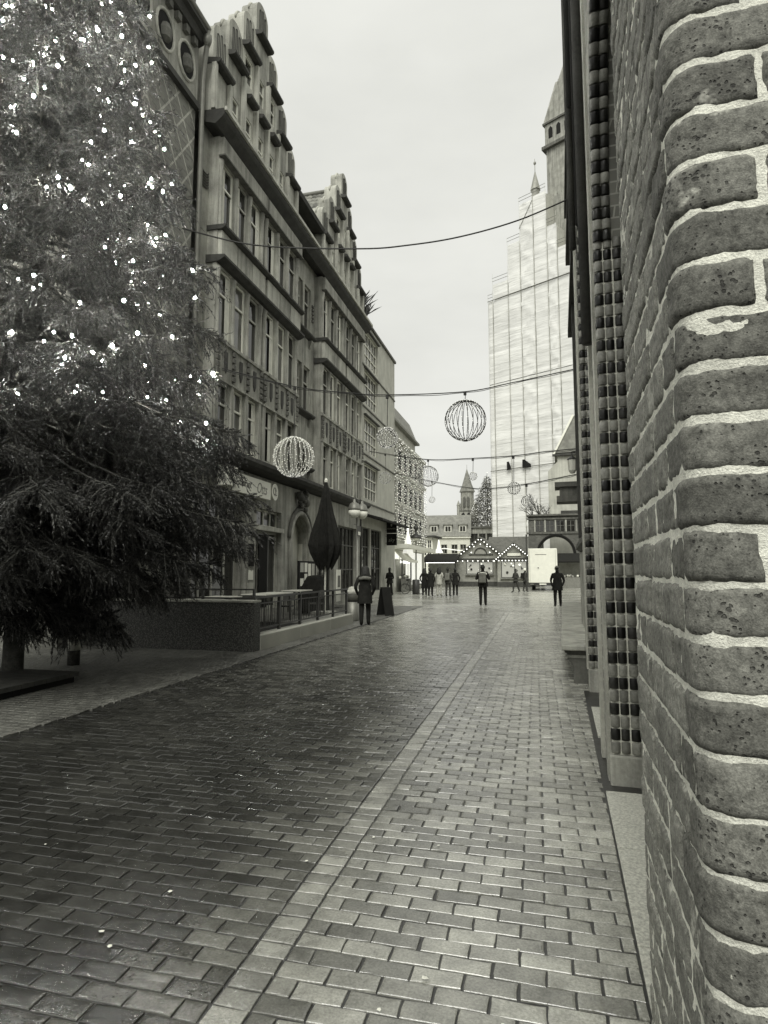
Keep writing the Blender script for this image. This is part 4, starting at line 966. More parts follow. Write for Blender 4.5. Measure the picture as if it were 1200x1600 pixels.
for x in (-1.0, .25):
    for z0_, z1_ in ((9.9, 11.6), (12.7, 14.3)): o = MB(); o.prism([(x, z0_), (x + .7, z0_), (x + .7, z1_ - .3), (x + .35, z1_), (x, z1_ - .3)], lambda p, q, e: (p, e, q), -1.96, -1.905); o.build('lancet', 'black', fc)
for x in (-.75, .1): o = MB(); o.prism([(x, 15.6), (x + .6, 15.6), (x + .6, 17.4), (x + .3, 17.9), (x, 17.4)], lambda p, q, e: (p, e, q), -1.6, -1.3); o.build('lancet', 'stone_dark', fc)
o = MB(); o.lathe([(1.75, 19.0), (1.65, 19.3), (1.1, 20.6), (.04, 24.2), (.03, 25.2)], 8); o.build('spire', 'roof_slate', fc)

mh_ = thing('mansard_house', 'pale far house with mansard roof and dormers across the square', 'building', (-23.5, 96, 0), math.radians(6))
hol = [(x, x + 1.0, z, z + 1.5) for x in (.8, 2.8, 4.9, 6.6, 8.0) for z in (1.2, 4.4)]
def wall_x(mb, x0, x1, z0, z1, holes, y=0.0, depth=.25):
    t_ = MB(); wall_holes(t_, x0, x1, z0, z1, holes, 0, depth); mb.add([(q[1], y - q[0], q[2]) for q in t_.v], [f[::-1] for f in t_.f])
mb = MB(); wall_x(mb, 0, 9.6, 0, 7.2, hol); mb.box(0, 9.6, .5, 9, 0, 7.2); mb.build('wall', 'plaster', mh_)
def window_x(root, a, b, c, d, y=.15, nx=2, nz=2, fm='frame', pm='glass'):
    o = MB(); fw = .07; o.box(a, a + fw, y - .05, y, c, d); o.box(b - fw, b, y - .05, y, c, d); o.box(a + fw, b - fw, y - .05, y, c, c + fw); o.box(a + fw, b - fw, y - .05, y, d - fw, d)
    for i in range(1, nx): x = a + (b - a) * i / nx; o.box(x - .03, x + .03, y - .045, y - .004, c + fw, d - fw)
    for i in range(1, nz): z = c + (d - c) * i / nz; o.box(a + fw, b - fw, y - .042, y + .005, z - .03, z + .03)
    w_ = o.build('window', fm, root); p = MB(); p.box(a + .005, b - .005, y + .01, y + .04, c + .005, d - .005); p.build('pane', pm, w_); return w_
for h_ in hol: window_x(mh_, *h_)
o = MB(); o.prism([(-.4, 7.2), (1.9, 10.9), (7.0, 10.9), (9.0, 7.2)], lambda p, q, e: (e, p, q), -.2, 9.8); rf = o.build('roof', 'roof_slate', mh_)
for x in (.9, 3.1, 5.4, 7.8):
    o = MB(); o.box(x, x + 1.3, .1, 2.2, 7.75, 9.1); o.build('dormer', 'plaster_grey', mh_); o = MB(); o.box(x - .15, x + 1.45, -.1, 2.4, 9.11, 9.3); o.build('dormer_roof', 'roof_slate', mh_); window_x(mh_, x + .15, x + 1.15, 7.95, 8.95, .06, 2, 1, 'white_paint')
o = MB(); o.box(-.15, 9.75, -.3, -.002, 6.95, 7.2); o.build('eaves', 'white_paint', mh_)
o = MB(); o.box(2.2, 4.8, -5.2, -3.2, 0, 3.6); o.build('annex', 'plaster', mh_)
bw = thing('glazed_pavilion', 'small white pavilion with gridded windows and dark flat roof across the square', 'building', (-21.1, 89, 0))
mb = MB(); hol = [(.2 + k * .8, .85 + k * .8, 3.9, 6.3) for k in range(3)] + [(.2 + k * .8, .85 + k * .8, 1.0, 3.2) for k in range(3)]; wall_x(mb, 0, 2.6, 0, 6.7, hol); mb.box(0, 2.6, .5, 5, 0, 6.7); mb.build('wall', 'white_paint', bw)
for h_ in hol: window_x(bw, *h_, .15, 2, 4, 'white_paint')
o = MB(); o.box(-.5, 3.1, -.6, 5.2, 6.71, 6.95); o.build('flat_roof', 'ledge', bw)
ob_ = thing('office_block', 'grey far office block with window bands left of the church tower', 'building', (-14.2, 98, 0))
mb = MB(); hol = [(.3 + k * 1.3, 1.4 + k * 1.3, z, z + 1.5) for k in range(3) for z in (1.2, 3.8, 6.2)]; wall_x(mb, 0, 4.3, 0, 8.6, hol); mb.box(0, 4.3, .5, 6, 0, 8.6); mb.build('wall', 'stone', ob_)
for h_ in hol: window_x(ob_, *h_, .15, 2, 1, 'frame_dark')
o = MB(); o.box(-.2, 4.5, -.3, 6, 8.61, 8.9); o.build('roof_edge', 'stone_dark', ob_)

def conifer(name, label, loc, H, R, n_spray, mat_needle='needles'):
    t_ = thing(name, label, 'christmas tree', loc); o = MB(); o.tube([(0, 0, 0), (0, 0, H)], [.25, .03], 8); o.build('trunk', 'bark', t_)
    V_ = []; F_ = []
    for i in range(n_spray):
        z = H * (1 - RNG.random() ** .55) * .95 + .6; r = R * (1 - z / (H + .3)) * (.55 + .5 * RNG.random() ** .5) * (1 + .12 * math.sin(z * 9)); a = RNG.random() * 2 * PI
        c_ = np.array((r * math.cos(a), r * math.sin(a), z)); out_ = np.array((math.cos(a), math.sin(a), -.5)); sd_ = np.array((-math.sin(a), math.cos(a), 0)) * RNG.uniform(.06, .13)
        b_ = len(V_); V_ += [c_ - sd_, c_ + sd_, c_ + out_ * RNG.uniform(.25, .5) + sd_ * RNG.uniform(-1, 1)]; F_.append((b_, b_ + 1, b_ + 2))
    obj('crown', np_mesh('crown', np.array(V_), np.array(F_), mat_needle), t_); return t_
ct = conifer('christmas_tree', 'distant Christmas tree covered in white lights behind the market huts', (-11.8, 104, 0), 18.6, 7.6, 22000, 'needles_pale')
bm = bmesh.new()
for i in range(900):
    z = 18.4 * (1 - RNG.random() ** .6) + .5; r = 7.6 * (1 - z / 18.9) + .05; a = -PI / 2 + RNG.uniform(-1.9, 1.9)
    bmesh.ops.create_icosphere(bm, subdivisions=1, radius=float(RNG.uniform(.04, .08)), matrix=Matrix.Translation((r * math.cos(a), r * math.sin(a), z)))
me = bpy.data.meshes.new('fairy_lights'); bm.to_mesh(me); bm.free(); me.materials.append(MATS['bulb_small']); stuff(obj('fairy_lights', me, ct))

# ------------------------------------------------------------------ market huts, trailer, stalls
BULB = MB().ball((0, 0, 0), .055, 8, 6).mesh('bulb', 'bulb_hut', True)
def hut(name, label, x0, x1, y, depth, eave, peak, wins, chain_label, sign=False):
    h_ = thing(name, label, 'market hut', (x0, y, 0)); w_ = x1 - x0
    mb = MB(); wall_x(mb, 0, w_, 0, eave, wins); mb.prism([(0, eave), (w_, eave), (w_ / 2, peak - .12)], lambda p, q, e: (p, e, q), 0, .1); mb.box(0, .1, .3, depth, 0, eave); mb.box(w_ - .1, w_, .3, depth, 0, eave); mb.build('wall', 'hut_wood', h_)
    for (a, b, c, d) in wins:
        f_ = window_x(h_, a, b, c, d, .12, 2, 1, 'wood_dark', 'lit_room')
        for k in range(14):
            o = MB(); xx = random.uniform(a + .15, b - .15); zz = random.uniform(c + .1, d - .25); r = random.uniform(.05, .13); o.ball((xx, .1, zz), r, 7, 5); o.build('goods', random.choice(['sign_white', 'cloth_mid', 'cloth_dark', 'cloth_black', 'lit_bright']), f_)
        o = MB(); o.box(a - .05, b + .05, -.25, -.002, c - .1, c - .02); o.build('counter', 'wood', h_)
    ov = .35
    for sgn in (-1, 1):
        xm = w_ / 2; xe = -ov if sgn < 0 else w_ + ov; ze = eave - ov * (peak - eave) / (w_ / 2)
        o = MB(); o.prism([(xm, peak), (xe, ze), (xe, ze + .12), (xm, peak + .14)], lambda p, q, e: (p, e, q), -.5, depth); o.build('roof_slope', 'hut_roof', h_)
    o = MB(); o.box(-.05, w_ + .05, -.06, -.002, 0, .5); o.build('plinth_board', 'wood_dark', h_)
    o = MB(); o.box(-.05, w_ + .05, -.12, -.005, eave - .16, eave - .02); o.build('eaves_board', 'wood_dark', h_)
    c_ = thing('light_chain', chain_label, 'light chain', (x0, y - .5, 0)); pts = []
    n = 9
    for k in range(n + 1): pts.append((-ov + (w_ / 2 + ov) * k / n, None))
    path = [(-ov, eave - ov * (peak - eave) / (w_ / 2)), (w_ / 2, peak), (w_ + ov, eave - ov * (peak - eave) / (w_ / 2))]
    o = MB(); o.tube([(p, -.03, q - .02) for p, q in path], .015, 4); o.tube([(0, .33, eave - .2), (w_, .33, eave - .2)], .015, 4); o.build('cord', 'cable', c_)
    for (p, q), (p2, q2) in zip(path, path[1:]):
        for k in range(10): f_ = (k + .5) / 10; obj('bulb', BULB, c_, (p + (p2 - p) * f_, -.05, q + (q2 - q) * f_ - .1))
    for k in range(10): obj('bulb', BULB, c_, (w_ * (k + .5) / 10, .3, eave - .28))
    return h_
h1 = hut('market_hut', 'wooden market hut with lit arch ornament in its gable, left of the other hut', -10.46, -5.2, 62, 5, 2.9, 5.0, [(1.1, 3.9, 1.25, 2.6)], 'bulb chain along the gable of the hut with arch ornament')
o = MB(); o.tube([(2.63 + .62 * math.cos(PI * k / 12), -.06, 3.35 + .62 * math.sin(PI * k / 12)) for k in range(13)], .06, 6); o.box(1.4, 3.9, -.12, -.01, 3.25, 3.34); o.build('arch_ornament', 'wood_dark', h1)
for k in range(5): obj('ornament_bulb', BULB, h1, (2.63 + .95 * math.cos(PI * k / 4), -.09, 3.5 + .85 * math.sin(PI * k / 4)))
h2 = hut('market_hut', 'wooden market hut with blank white sign board and full shop window', -6.0, -2.7, 60.6, 5, 2.9, 4.35, [(.35, 3.0, .9, 2.6)], 'bulb chain along the gable of the hut with white board')
o = MB(); o.box(.95, 2.35, -.07, -.002, 3.05, 3.42); o.build('board_frame', 'wood_dark', h2); o = MB(); o.box(1.0, 2.3, -.1, -.071, 3.09, 3.38); o.build('sign_board', 'sign_white', h2)
h3 = thing('market_hut', 'long hut behind the gabled huts showing only its grey roof', 'market hut', (-7.6, 67.5, 0))
o = MB(); o.box(0, 5.2, 0, 4, 0, 3.3); o.build('wall', 'hut_wood', h3); o = MB(); o.prism([(-.3, 3.3), (2, 5.5), (4.3, 3.3)], lambda p, q, e: (e, p, q), -.2, 5.4); o.build('roof', 'hut_roof', h3)
tr = thing('box_trailer', 'plain white box trailer parked in front of the brick gate', 'trailer', (-2.5, 51, 0))
o = MB(); o.box(0, 2.3, 0, 5, .62, 3.45); bevel(o.build('box_body', 'white_paint', tr), .03)
o = MB(); o.box(.05, 2.25, .15, 4.9, .4, .61); o.build('chassis', 'dark_metal', tr)
for x in (.2, 1.9):
    for y in (1.2, 3.4): o = MB(); o.lathe([(.3, -.1), (.33, -.06), (.33, .06), (.3, .1)], 14); o.xf(Matrix.Translation((x + .1, y, .33)) @ Matrix.Rotation(PI / 2, 4, 'Y')); o.build('wheel', 'rubber', tr, True)
o = MB(); o.box(.06, 2.24, -.03, -.002, .42, .6); o.build('bumper', 'dark_metal', tr)
for x in (.1, 1.9): o = MB(); o.box(x, x + .3, -.05, -.031, .46, .55); o.build('tail_light', 'cloth_mid', tr)
o = MB(); o.box(.85, 1.4, -.045, -.031, .46, .57); o.build('number_plate', 'sign_white', tr)
o = MB(); o.box(.55, 1.45, -.012, -.001, 2.92, 2.97); o.build('handle_slot', 'grey_metal', tr); o = MB(); o.lathe([(.05, 0), (.05, .04)], 10); o.xf(Matrix.Translation((.78, -.001, 1.85)) @ Matrix.Rotation(PI / 2, 4, 'X')); o.build('lock', 'black', tr)
for x in (.1, 2.16): o = MB(); o.box(x, x + .03, -.03, -.001, .7, 3.35); o.build('door_bar', 'pale_metal', tr)
o = MB(); o.tube([(.0 - .12, -.3, 0), (.0 - .12, -.3, 4.6)], .05, 6); tag(o.build('tent_pole', 'dark_metal', None, False, (-2.5, 51, 0)), 'thin dark pole standing left of the white trailer', 'pole')

gt = thing('brick_gate', 'dark brick gate with wide arch and row of windows beside the church', 'gate', (-2.96, 62, 0))
mb = MB(); AX0, AX1, AS, n = .95, 4.35, 3.2, 18; cxg, rg = (AX0 + AX1) / 2, (AX1 - AX0) / 2
xs_ = [0, AX0] + [AX0 + (AX1 - AX0) * k / n for k in range(1, n)] + [AX1, 5.6]
for a, b in zip(xs_, xs_[1:]):
    f_ = lambda x: (AS + 1.85 * math.sqrt(max(0, 1 - ((x - cxg) / rg) ** 2))) if AX0 - 1e-6 <= x <= AX1 + 1e-6 and (AX0 < (a + b) / 2 < AX1) else 0
    ha, hb = f_(a), f_(b); mb.add([(a, 0, ha), (b, 0, hb), (b, 0, 7.1), (a, 0, 7.1)], [(0, 1, 2, 3)])
    if ha or hb: mb.add([(a, 0, ha), (b, 0, hb), (b, 1.6, hb), (a, 1.6, ha)], [(3, 2, 1, 0)])
for x in (AX0, AX1): mb.add([(x, 0, 0), (x, 1.6, 0), (x, 1.6, AS), (x, 0, AS)], [(0, 1, 2, 3)])
mb.add([(0, 0, 0), (0, 1.6, 0), (0, 1.6, 7.1), (0, 0, 7.1)], [(3, 2, 1, 0)]); mb.add([(0, 0, 7.1), (5.6, 0, 7.1), (5.6, 1.6, 7.1), (0, 1.6, 7.1)], [(0, 1, 2, 3)]); mb.build('wall', 'brick_dark', gt)
o = MB(); o.tube([(cxg + rg * 1.06 * math.cos(PI * k / 18), -.04, AS + 1.96 * math.sin(PI * k / 18)) for k in range(19)], .12, 6); o.build('arch_moulding', 'black', gt)
for k in range(4):
    x = .75 + k * 1.0; o = MB(); o.box(x, x + .72, -.02, -.002, 5.55, 6.6); w_ = o.build('window', 'glass', gt); o = MB(); o.box(x + .33, x + .39, -.06, -.021, 5.55, 6.6); o.box(x, x + .72, -.05, -.021, 6.1, 6.15); o.build('glazing_bar', 'stone_dark', w_)
for k in range(5): o = MB(); o.box(.58 + k * 1.0, .72 + k * 1.0, -.12, -.002, 5.5, 6.68); o.build('window_post', 'stone', gt)
for z, p_ in ((5.3, .12), (6.75, .12), (7.11, .3)): o = MB(); o.box(-.15, 5.7, -p_, 1.7 if z > 7 else -.003, z, z + .17); o.build('cornice', 'stone_dark', gt)
o = MB(); o.box(3.2, 5.6, -.1, 1.2, 7.29, 7.6); o.build('roof_stub', 'ledge', gt)
cbt = thing('church_buttress', 'pale rendered church buttress with tiled lean-to roof above the gate', 'building', (-.95, 66, 0))
o = MB(); o.prism([(0, 0), (0, 12.3), (1.0, 13.3), (1.05, 14.2), (6, 14.2), (6, 0)], lambda p, q, e: (p, e, q), 0, 12); o.build('wall', 'ashlar', cbt)
o = MB(); o.prism([(.7, 14.25), (2.75, 18.2), (6.5, 18.2), (6.5, 14.25)], lambda p, q, e: (p, e, q), -.2, 12); o.build('roof', 'roof_tile', cbt)
o = MB(); o.prism([(.55, 14.1), (.75, 14.1), (2.85, 18.2), (2.65, 18.3)], lambda p, q, e: (p, e, q), -.35, -.201); o.build('verge', 'white_paint', cbt)
o = MB(); o.box(.5, 3.5, -.4, -.001, 13.9, 14.09); o.build('eaves', 'ledge', cbt)
bt_ = thing('bare_tree', 'leafless tree rising behind the brick gate', 'tree', (-1.86, 68, 0))
o = MB(); o.tube([(0, 0, 0), (.05, 0, 4), (0, .1, 7.3)], [.22, .17, .12], 7); o.build('trunk', 'bark', bt_)
br = MB(); rb = random.Random(5)
def grow(p, d, l, r, lev):
    q = p + d * l; m_ = (p + q) / 2 + Vector((rb.gauss(0, .06), rb.gauss(0, .06), rb.gauss(0, .03))) * l; br.tube([p, m_, q], [r, r * .85, r * .65], 5)
    if lev:
        for _ in range(3): grow(p + (q - p) * rb.uniform(.5, 1), (d + Vector((rb.gauss(0, .55), rb.gauss(0, .55), rb.gauss(.1, .3)))).normalized(), l * .68, r * .58, lev - 1)
for k in range(6): grow(Vector((0, .1, 6.0 + k * .25)), Vector((rb.uniform(-1, 1), rb.uniform(-1, 1), rb.uniform(.5, 1))).normalized(), 1.7, .08, 3)
br.build('branches', 'bark', bt_)
def stall(label, x, y, w_, d_, h_, roofm, lit=True, rz=0.0):
    s_ = thing('market_stall', label, 'market stall', (x, y, 0), rz)
    o = MB(); o.box(0, w_, 0, .12, 0, 1.0); o.build('counter', 'wood', s_); o = MB(); o.box(0, w_, d_ - .1, d_, 0, h_); o.build('back_wall', 'hut_wood', s_)
    for xx in (.05, w_ - .05): o = MB(); o.box(xx - .05, xx + .05, 0, .1, 1.0, h_); o.build('post', 'wood_dark', s_)
    o = MB(); o.prism([(-.5, h_ - .1), (0, h_ + .1), (d_, h_ + .7), (d_, h_ + .6), (0, h_), (-.5, h_ - .25)], lambda p, q, e: (e, p, q), -.2, w_ + .2); o.build('awning', roofm, s_)
    if lit: o = MB(); o.box(.1, w_ - .1, .12, .2, h_ - .3, h_ - .12); o.build('lamp_strip', 'bulb_hut', s_)
    for k in range(int(w_ * 7)): o = MB(); r = random.uniform(.06, .14); o.ball((random.uniform(.1, w_ - .1), .2, 1.0 + r), r, 6, 5); o.build('goods', random.choice(['sign_white', 'cloth_mid', 'cloth_dark', 'cloth_pale']), s_)
    return s_
stall('brightly lit market stall under a white awning at the lit house', W(-9.9, 44.6).x, W(-9.9, 44.6).y, 3.4, .6, 2.5, 'sign_white', True, A2 + PI / 2)
stall('market stall with dark awning behind the group of people', -13.3, 60, 3.2, 2.2, 2.7, 'cloth_black')
stall('dim market stall standing inside the brick gate arch', -.2, 58.5, 2.6, 1.8, 2.6, 'cloth_black', False)
pyr = thing('lit_pyramid', 'bright white pyramid lantern topping a stall beside the lit house', 'lantern', W(-9.9, 46.6, 3.0))
o = MB(); o.lathe([(.45, 0), (.04, 1.9)], 4); o.build('shade', 'lit_bright', pyr); o = MB(); o.ball((0, 0, 1.95), .09); o.build('tip', 'bulb_hut', pyr)
# small light tree above another stall, right of the group
pl = thing('lantern_tree', 'small pyramid of white lights on a pole behind the group of people', 'lantern', (-13.0, 66, 0))
o = MB(); o.tube([(0, 0, 0), (0, 0, 5.2)], .06, 6); o.build('pole', 'dark_metal', pl); o = MB(); o.lathe([(.5, 3.6), (.5, 3.65), (.22, 4.1), (.04, 5.2)], 10); o.build('shade', 'lit_bright', pl)
gd = MB(); gd.tube([(-15.8 + k * .8, 63, 4.0 - .25 * math.sin(PI * ((k % 5) / 5))) for k in range(11)], .05, 5); tag(gd.build('light_garland', 'lit_bright'), 'pale light garland slung left of the wooden huts', 'garland')

# ------------------------------------------------------------------ overhead cables and light balls
wires = [('single overhead cable spanning the street highest of all', [(-9.96, 13.68, 11.22), (-7.91, 14.19, 10.67), (-5.12, 14.89, 10.50), (-3.75, 15.24, 10.58), (-2.37, 15.58, 10.79), (-.83, 15.97, 11.23), (.66, 16.34, 11.88)]),
 ('overhead cable carrying the largest light ball', [(-10.02, 15.26, 7.80), (-7.80, 16.55, 7.32), (-6.39, 17.38, 7.25), (-5.21, 18.07, 7.27), (-2.88, 19.44, 7.58), (-1.40, 20.30, 8.02), (.66, 21.5, 8.69)]),
 ('overhead cable starting at the modern house windows', [(-10.72, 33.45, 8.73), (-9.36, 32.06, 8.24), (-6.14, 28.67, 7.12), (-3.54, 25.92, 6.54), (-1.64, 23.91, 6.17), (-.45, 22.67, 6.02), (.66, 21.5, 5.84)]),
 ('farthest and lowest of the overhead cables', [(-11.86, 42.33, 8.93), (-7.18, 34.54, 6.92), (-3.98, 29.20, 5.66), (-2.50, 26.74, 5.30), (-1.20, 24.57, 5.11), (-.13, 22.81, 5.01), (.66, 21.5, 4.94)])]
def smooth(pts, n=6):
    P_ = [Vector(p) for p in pts]; o_ = []
    for i in range(len(P_) - 1):
        p0, p1, p2, p3 = P_[max(i - 1, 0)], P_[i], P_[i + 1], P_[min(i + 2, len(P_) - 1)]
        for k in range(n):
            t_ = k / n; o_.append(.5 * ((2 * p1) + (p2 - p0) * t_ + (2 * p0 - 5 * p1 + 4 * p2 - p3) * t_ * t_ + (3 * p1 - p0 - 3 * p2 + p3) * t_ ** 3))
    return o_ + [P_[-1]]
for i, (lab, pts) in enumerate(wires):
    ps = smooth(pts); o = MB(); o.tube(ps, .018 if i else .022, 5)
    if i: o.tube([p + Vector((0, .02 * math.cos(k * .9), -.025 - .03 * abs(math.sin(k * .8)))) for k, p in enumerate(ps)], .012, 4)
    tag(o.build('overhead_cable', 'cable', None, True), lab, 'cable', 'cables across the street')
def light_ball(label, c, R, top, ribs, nb, dark=True):
    b_ = thing('light_ball', label, 'light ball', c, 0, 'light balls over the street')
    pts = [(R * math.sin(a), 0, -R * math.cos(a)) for a in [PI * (.02 + .96 * k / 20) for k in range(21)]]
    rm = MB().tube(pts, max(.008, R * .017), 5).mesh('rib', 'ivory_wire' if dark else 'pale_metal')
    for k in range(ribs): o = obj('rib', rm, b_); o.rotation_euler = (0, 0, 2 * PI * k / ribs)
    o = MB()
    for s_ in (-1, 1): o.tube([(R * .13 * math.cos(a), R * .13 * math.sin(a), s_ * R * .99) for a in [2 * PI * k / 12 for k in range(13)]], R * .03, 5)
    o.build('pole_ring', 'dark_metal', b_)
    o = MB(); o.tube([(0, 0, R * .97), (.02, 0, top - c[2])], .012, 5); o.lathe([(.05, 0), (.05, .12)], 6, (0, 0, top - c[2] - .12)); o.build('hanger', 'cable', b_)
    bm = bmesh.new(); r_ = max(.011, R * .021)
    for k in range(ribs):
        az = 2 * PI * k / ribs
        for q in range(nb):
            a = PI * (.04 + .92 * (q + random.random() * .6) / nb); rr = R * 1.012
            bmesh.ops.create_icosphere(bm, subdivisions=1, radius=r_, matrix=Matrix.Translation((rr * math.sin(a) * math.cos(az) + random.gauss(0, r_), rr * math.sin(a) * math.sin(az) + random.gauss(0, r_), -rr * math.cos(a))))
    me = bpy.data.meshes.new('fairy_lights'); bm.to_mesh(me); bm.free(); me.materials.append(MATS['bulb_small']); stuff(obj('fairy_lights', me, b_))
light_ball('largest wire light ball, hanging against the sky', (-2.89, 19.44, 6.59), .68, 7.58, 24, 11)
light_ball('bright wire light ball in front of the gabled house', (-7.77, 16.55, 5.09), .61, 7.32, 24, 20, False)
light_ball('small light ball hanging in front of the modern house windows', (-5.21, 18.07, 5.86), .33, 7.27, 18, 16)
light_ball('light ball partly in front of the house hung with light strands', (-6.15, 28.67, 6.28), .51, 7.12, 22, 14)
light_ball('tiny light ball in the sky right above the far church spire', (-3.55, 25.92, 5.74), .18, 6.54, 12, 10)
light_ball('smallest light ball, below the one at the house with light strands', (-7.19, 34.54, 5.81), .19, 6.92, 10, 10)
light_ball('light ball before the white sheeting, left of two', (-1.66, 23.91, 4.86), .25, 6.17, 14, 10)
light_ball('light ball before the white sheeting, right and lower of two', (-1.21, 24.57, 4.41), .22, 5.11, 14, 10)
light_ball('faint light ball low before the modern house, above its awning', (-9.36, 32.06, 6.84), .33, 8.24, 14, 12)
# ------------------------------------------------------------------ stairwell: aggregate wall, low white wall, railing
aw = thing('aggregate_wall', 'low dark pebble-dash wall with pale coping beside the stairwell', 'wall', W(-9.3, 10.9), A2)
o = MB(); o.box(0, 3.87, 0, .3, -.05, .97); bevel(o.build('wall_body', 'aggregate', aw), .015)
for k in range(4): o = MB(); o.box(-.02 + k * .975, .945 + k * .975, -.015, .32, .972, 1.012); o.build('coping_stone', 'granite_side', aw)
lw = thing('kerb_wall', 'low smooth pale concrete wall under the black railing', 'wall', W(-5.72, 11.21), A2)
for k in range(3): o = MB(); o.box(0, .3, k * 2.1, k * 2.1 + 2.09, -.05, .31); bevel(o.build('wall_block', 'plaster_grey', lw), .02)
rl = thing('railing', 'black metal railing on the pale low wall round the stairwell', 'railing', W(-5.6, 11.25, .31), A2)
for k in range(6): o = MB(); o.box(-.03, .03, k * 1.22 - .03, k * 1.22 + .03, 0, .72); o.build('post', 'dark_metal', rl)
o = MB(); o.box(-.035, .035, -.05, 6.2, .72, .76); o.build('top_rail', 'dark_metal', rl)
o = MB(); o.box(-.02, .02, -.05, 6.2, .085, .115); o.build('bottom_rail', 'dark_metal', rl); o = MB(); o.box(-.02, .02, -.05, 6.2, .60, .625); o.build('middle_rail', 'dark_metal', rl)
bal = MB().tube([(0, 0, .115), (0, 0, .60)], .008, 5).mesh('baluster', 'dark_metal')
for k in range(55):
    if k % 11 != 0: obj('baluster', bal, rl, (0, k * .111, 0))
r2 = thing('railing', 'black railing bars along the top of the pebble-dash wall', 'railing', W(-9.2, 11.35, .9), A2)
for z in (.12, .3): o = MB(); o.box(0, 3.55, -.02, .02, z, z + .03); o.build('rail', 'dark_metal', r2)
for k in range(4): o = MB(); o.box(k * 1.18 - .02, k * 1.18 + .02, -.03, .03, 0, .33); o.build('post', 'dark_metal', r2)
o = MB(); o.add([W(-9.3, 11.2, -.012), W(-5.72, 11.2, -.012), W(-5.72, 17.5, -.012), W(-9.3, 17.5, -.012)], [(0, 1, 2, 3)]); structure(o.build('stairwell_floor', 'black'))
# terrace furniture
def table(label, x, t_, w_, d_, rz=0.0):
    q = thing('table', label, 'table', W(x, t_), A2 + rz); o = MB(); o.box(-w_ / 2, w_ / 2, -d_ / 2, d_ / 2, .88, .92); bevel(o.build('table_top', 'pale_metal', q), .01)
    for a in (-1, 1):
        for b in (-1, 1): o = MB(); o.tube([(a * (w_ / 2 - .06), b * (d_ / 2 - .06), 0), (a * (w_ / 2 - .1), b * (d_ / 2 - .1), .88)], .018, 6); o.build('leg', 'dark_metal', q)
table('long pale terrace table in front of the restaurant pillar', -8.0, 17.0, .8, 2.0)
table('short terrace table nearest the arched doorway', -8.3, 20.0, .75, 1.1)
table('terrace table nearest the big lit tree, half hidden by the railing', -8.2, 14.2, .8, 1.5)
def chair(label, x, t_, rz):
    q = thing('chair', label, 'chair', W(x, t_), A2 + rz); o = MB(); o.box(-.22, .22, -.22, .22, .43, .47); o.build('seat', 'wood_dark', q)
    o = MB(); o.box(-.22, .22, .2, .23, .62, .92); o.build('backrest', 'wood_dark', q)
    for a in (-1, 1):
        o = MB(); o.tube([(a * .2, -.2, 0), (a * .2, -.2, .43)], .016, 5); o.build('leg', 'dark_metal', q); o = MB(); o.tube([(a * .2, .22, 0), (a * .2, .22, .92)], .016, 5); o.build('leg', 'dark_metal', q)
chair('dark chair at the near end of the long terrace table', -8.0, 15.7, PI); chair('dark chair beside the table nearest the arch', -7.6, 20.1, -PI / 2); chair('dark chair at the far end of the long terrace table', -8.0, 18.4, 0)
mbd = thing('menu_board', 'black framed notice board with pinned white sheets in the arched doorway', 'notice board', W(-9.2, 22.15), A2)
o = MB(); o.box(0, .07, 0, 1.9, .8, 2.0); o.build('board', 'black', mbd)
for a, b in ((.08, .14), (1.78, 1.84)): o = MB(); o.box(.0, .06, a, b, 0, .8); o.build('leg', 'dark_metal', mbd)
for k, (y, z, w_, h_) in enumerate(((.15, 1.55, .35, .38), (.6, 1.55, .3, .38), (1.0, 1.2, .3, .7), (1.4, 1.2, .32, .7), (.15, 1.0, .35, .3), (.6, .98, .3, .5))): o = MB(); o.box(.071, .076, y, y + w_, z, z + h_); o.build('pinned_sheet', 'sign_white' if k % 3 else 'frame', mbd)
# closed parasols
def parasol(label, x, t_, top, R):
    q = thing('parasol', label, 'parasol', W(x, t_), A2); n = 26; prof = [(.05, top - .12), (.13, top - .5), (.27, top - 1.3), (R * .86, top - 2.1), (R, top - 2.5), (R * .92, top - 2.75), (R * .55, top - 3.2), (R * .42, top - 3.35)]
    vs = []
    for j, (r, z) in enumerate(prof):
        for k in range(n): a = 2 * PI * k / n; f_ = 1 + (.16 if k % 2 else -.16) * min(1, j / 3) + .05 * math.sin(3 * a + j); vs.append((r * f_ * math.cos(a), r * f_ * math.sin(a), z + .12 * math.sin(k * 1.9) * (j > 4)))
    mb = MB(); mb.add(vs, [(j * n + k, j * n + (k + 1) % n, (j + 1) * n + (k + 1) % n, (j + 1) * n + k) for j in range(len(prof) - 1) for k in range(n)] + [tuple(range(n))]); mb.build('canopy', 'cloth_black', q)
    o = MB(); o.tube([(0, 0, .1), (0, 0, top)], .035, 8); o.build('pole', 'pale_metal', q); o = MB(); o.lathe([(.06, top - .13), (.07, top - .05), (.02, top + .03)], 8); o.build('cap', 'sign_white', q)
    o = MB(); o.box(-.4, .4, -.4, .4, 0, .12); o.build('foot', 'granite_side', q)
parasol('tall folded black parasol beside the arched doorway', -7.6, 20.98, 5.05, .55)
bx = MB(); bx.prism([(-.5, 0), (.5, 0), (.46, .8), (.3, 1.25), (.1, 1.45), (-.2, 1.4), (-.42, 1.0)], lambda p, q, e: (p, e, q), -.4, .4); tag(bevel(bx.build('covered_heater', 'cloth_black', None, False, W(-8.2, 21.5), A2), .08), 'black covered bundle standing under the folded parasol', 'covered heater')
pb = thing('poster_stand', 'narrow white poster stand right of the folded parasol', 'poster stand', W(-8.3, 24.3), A2)
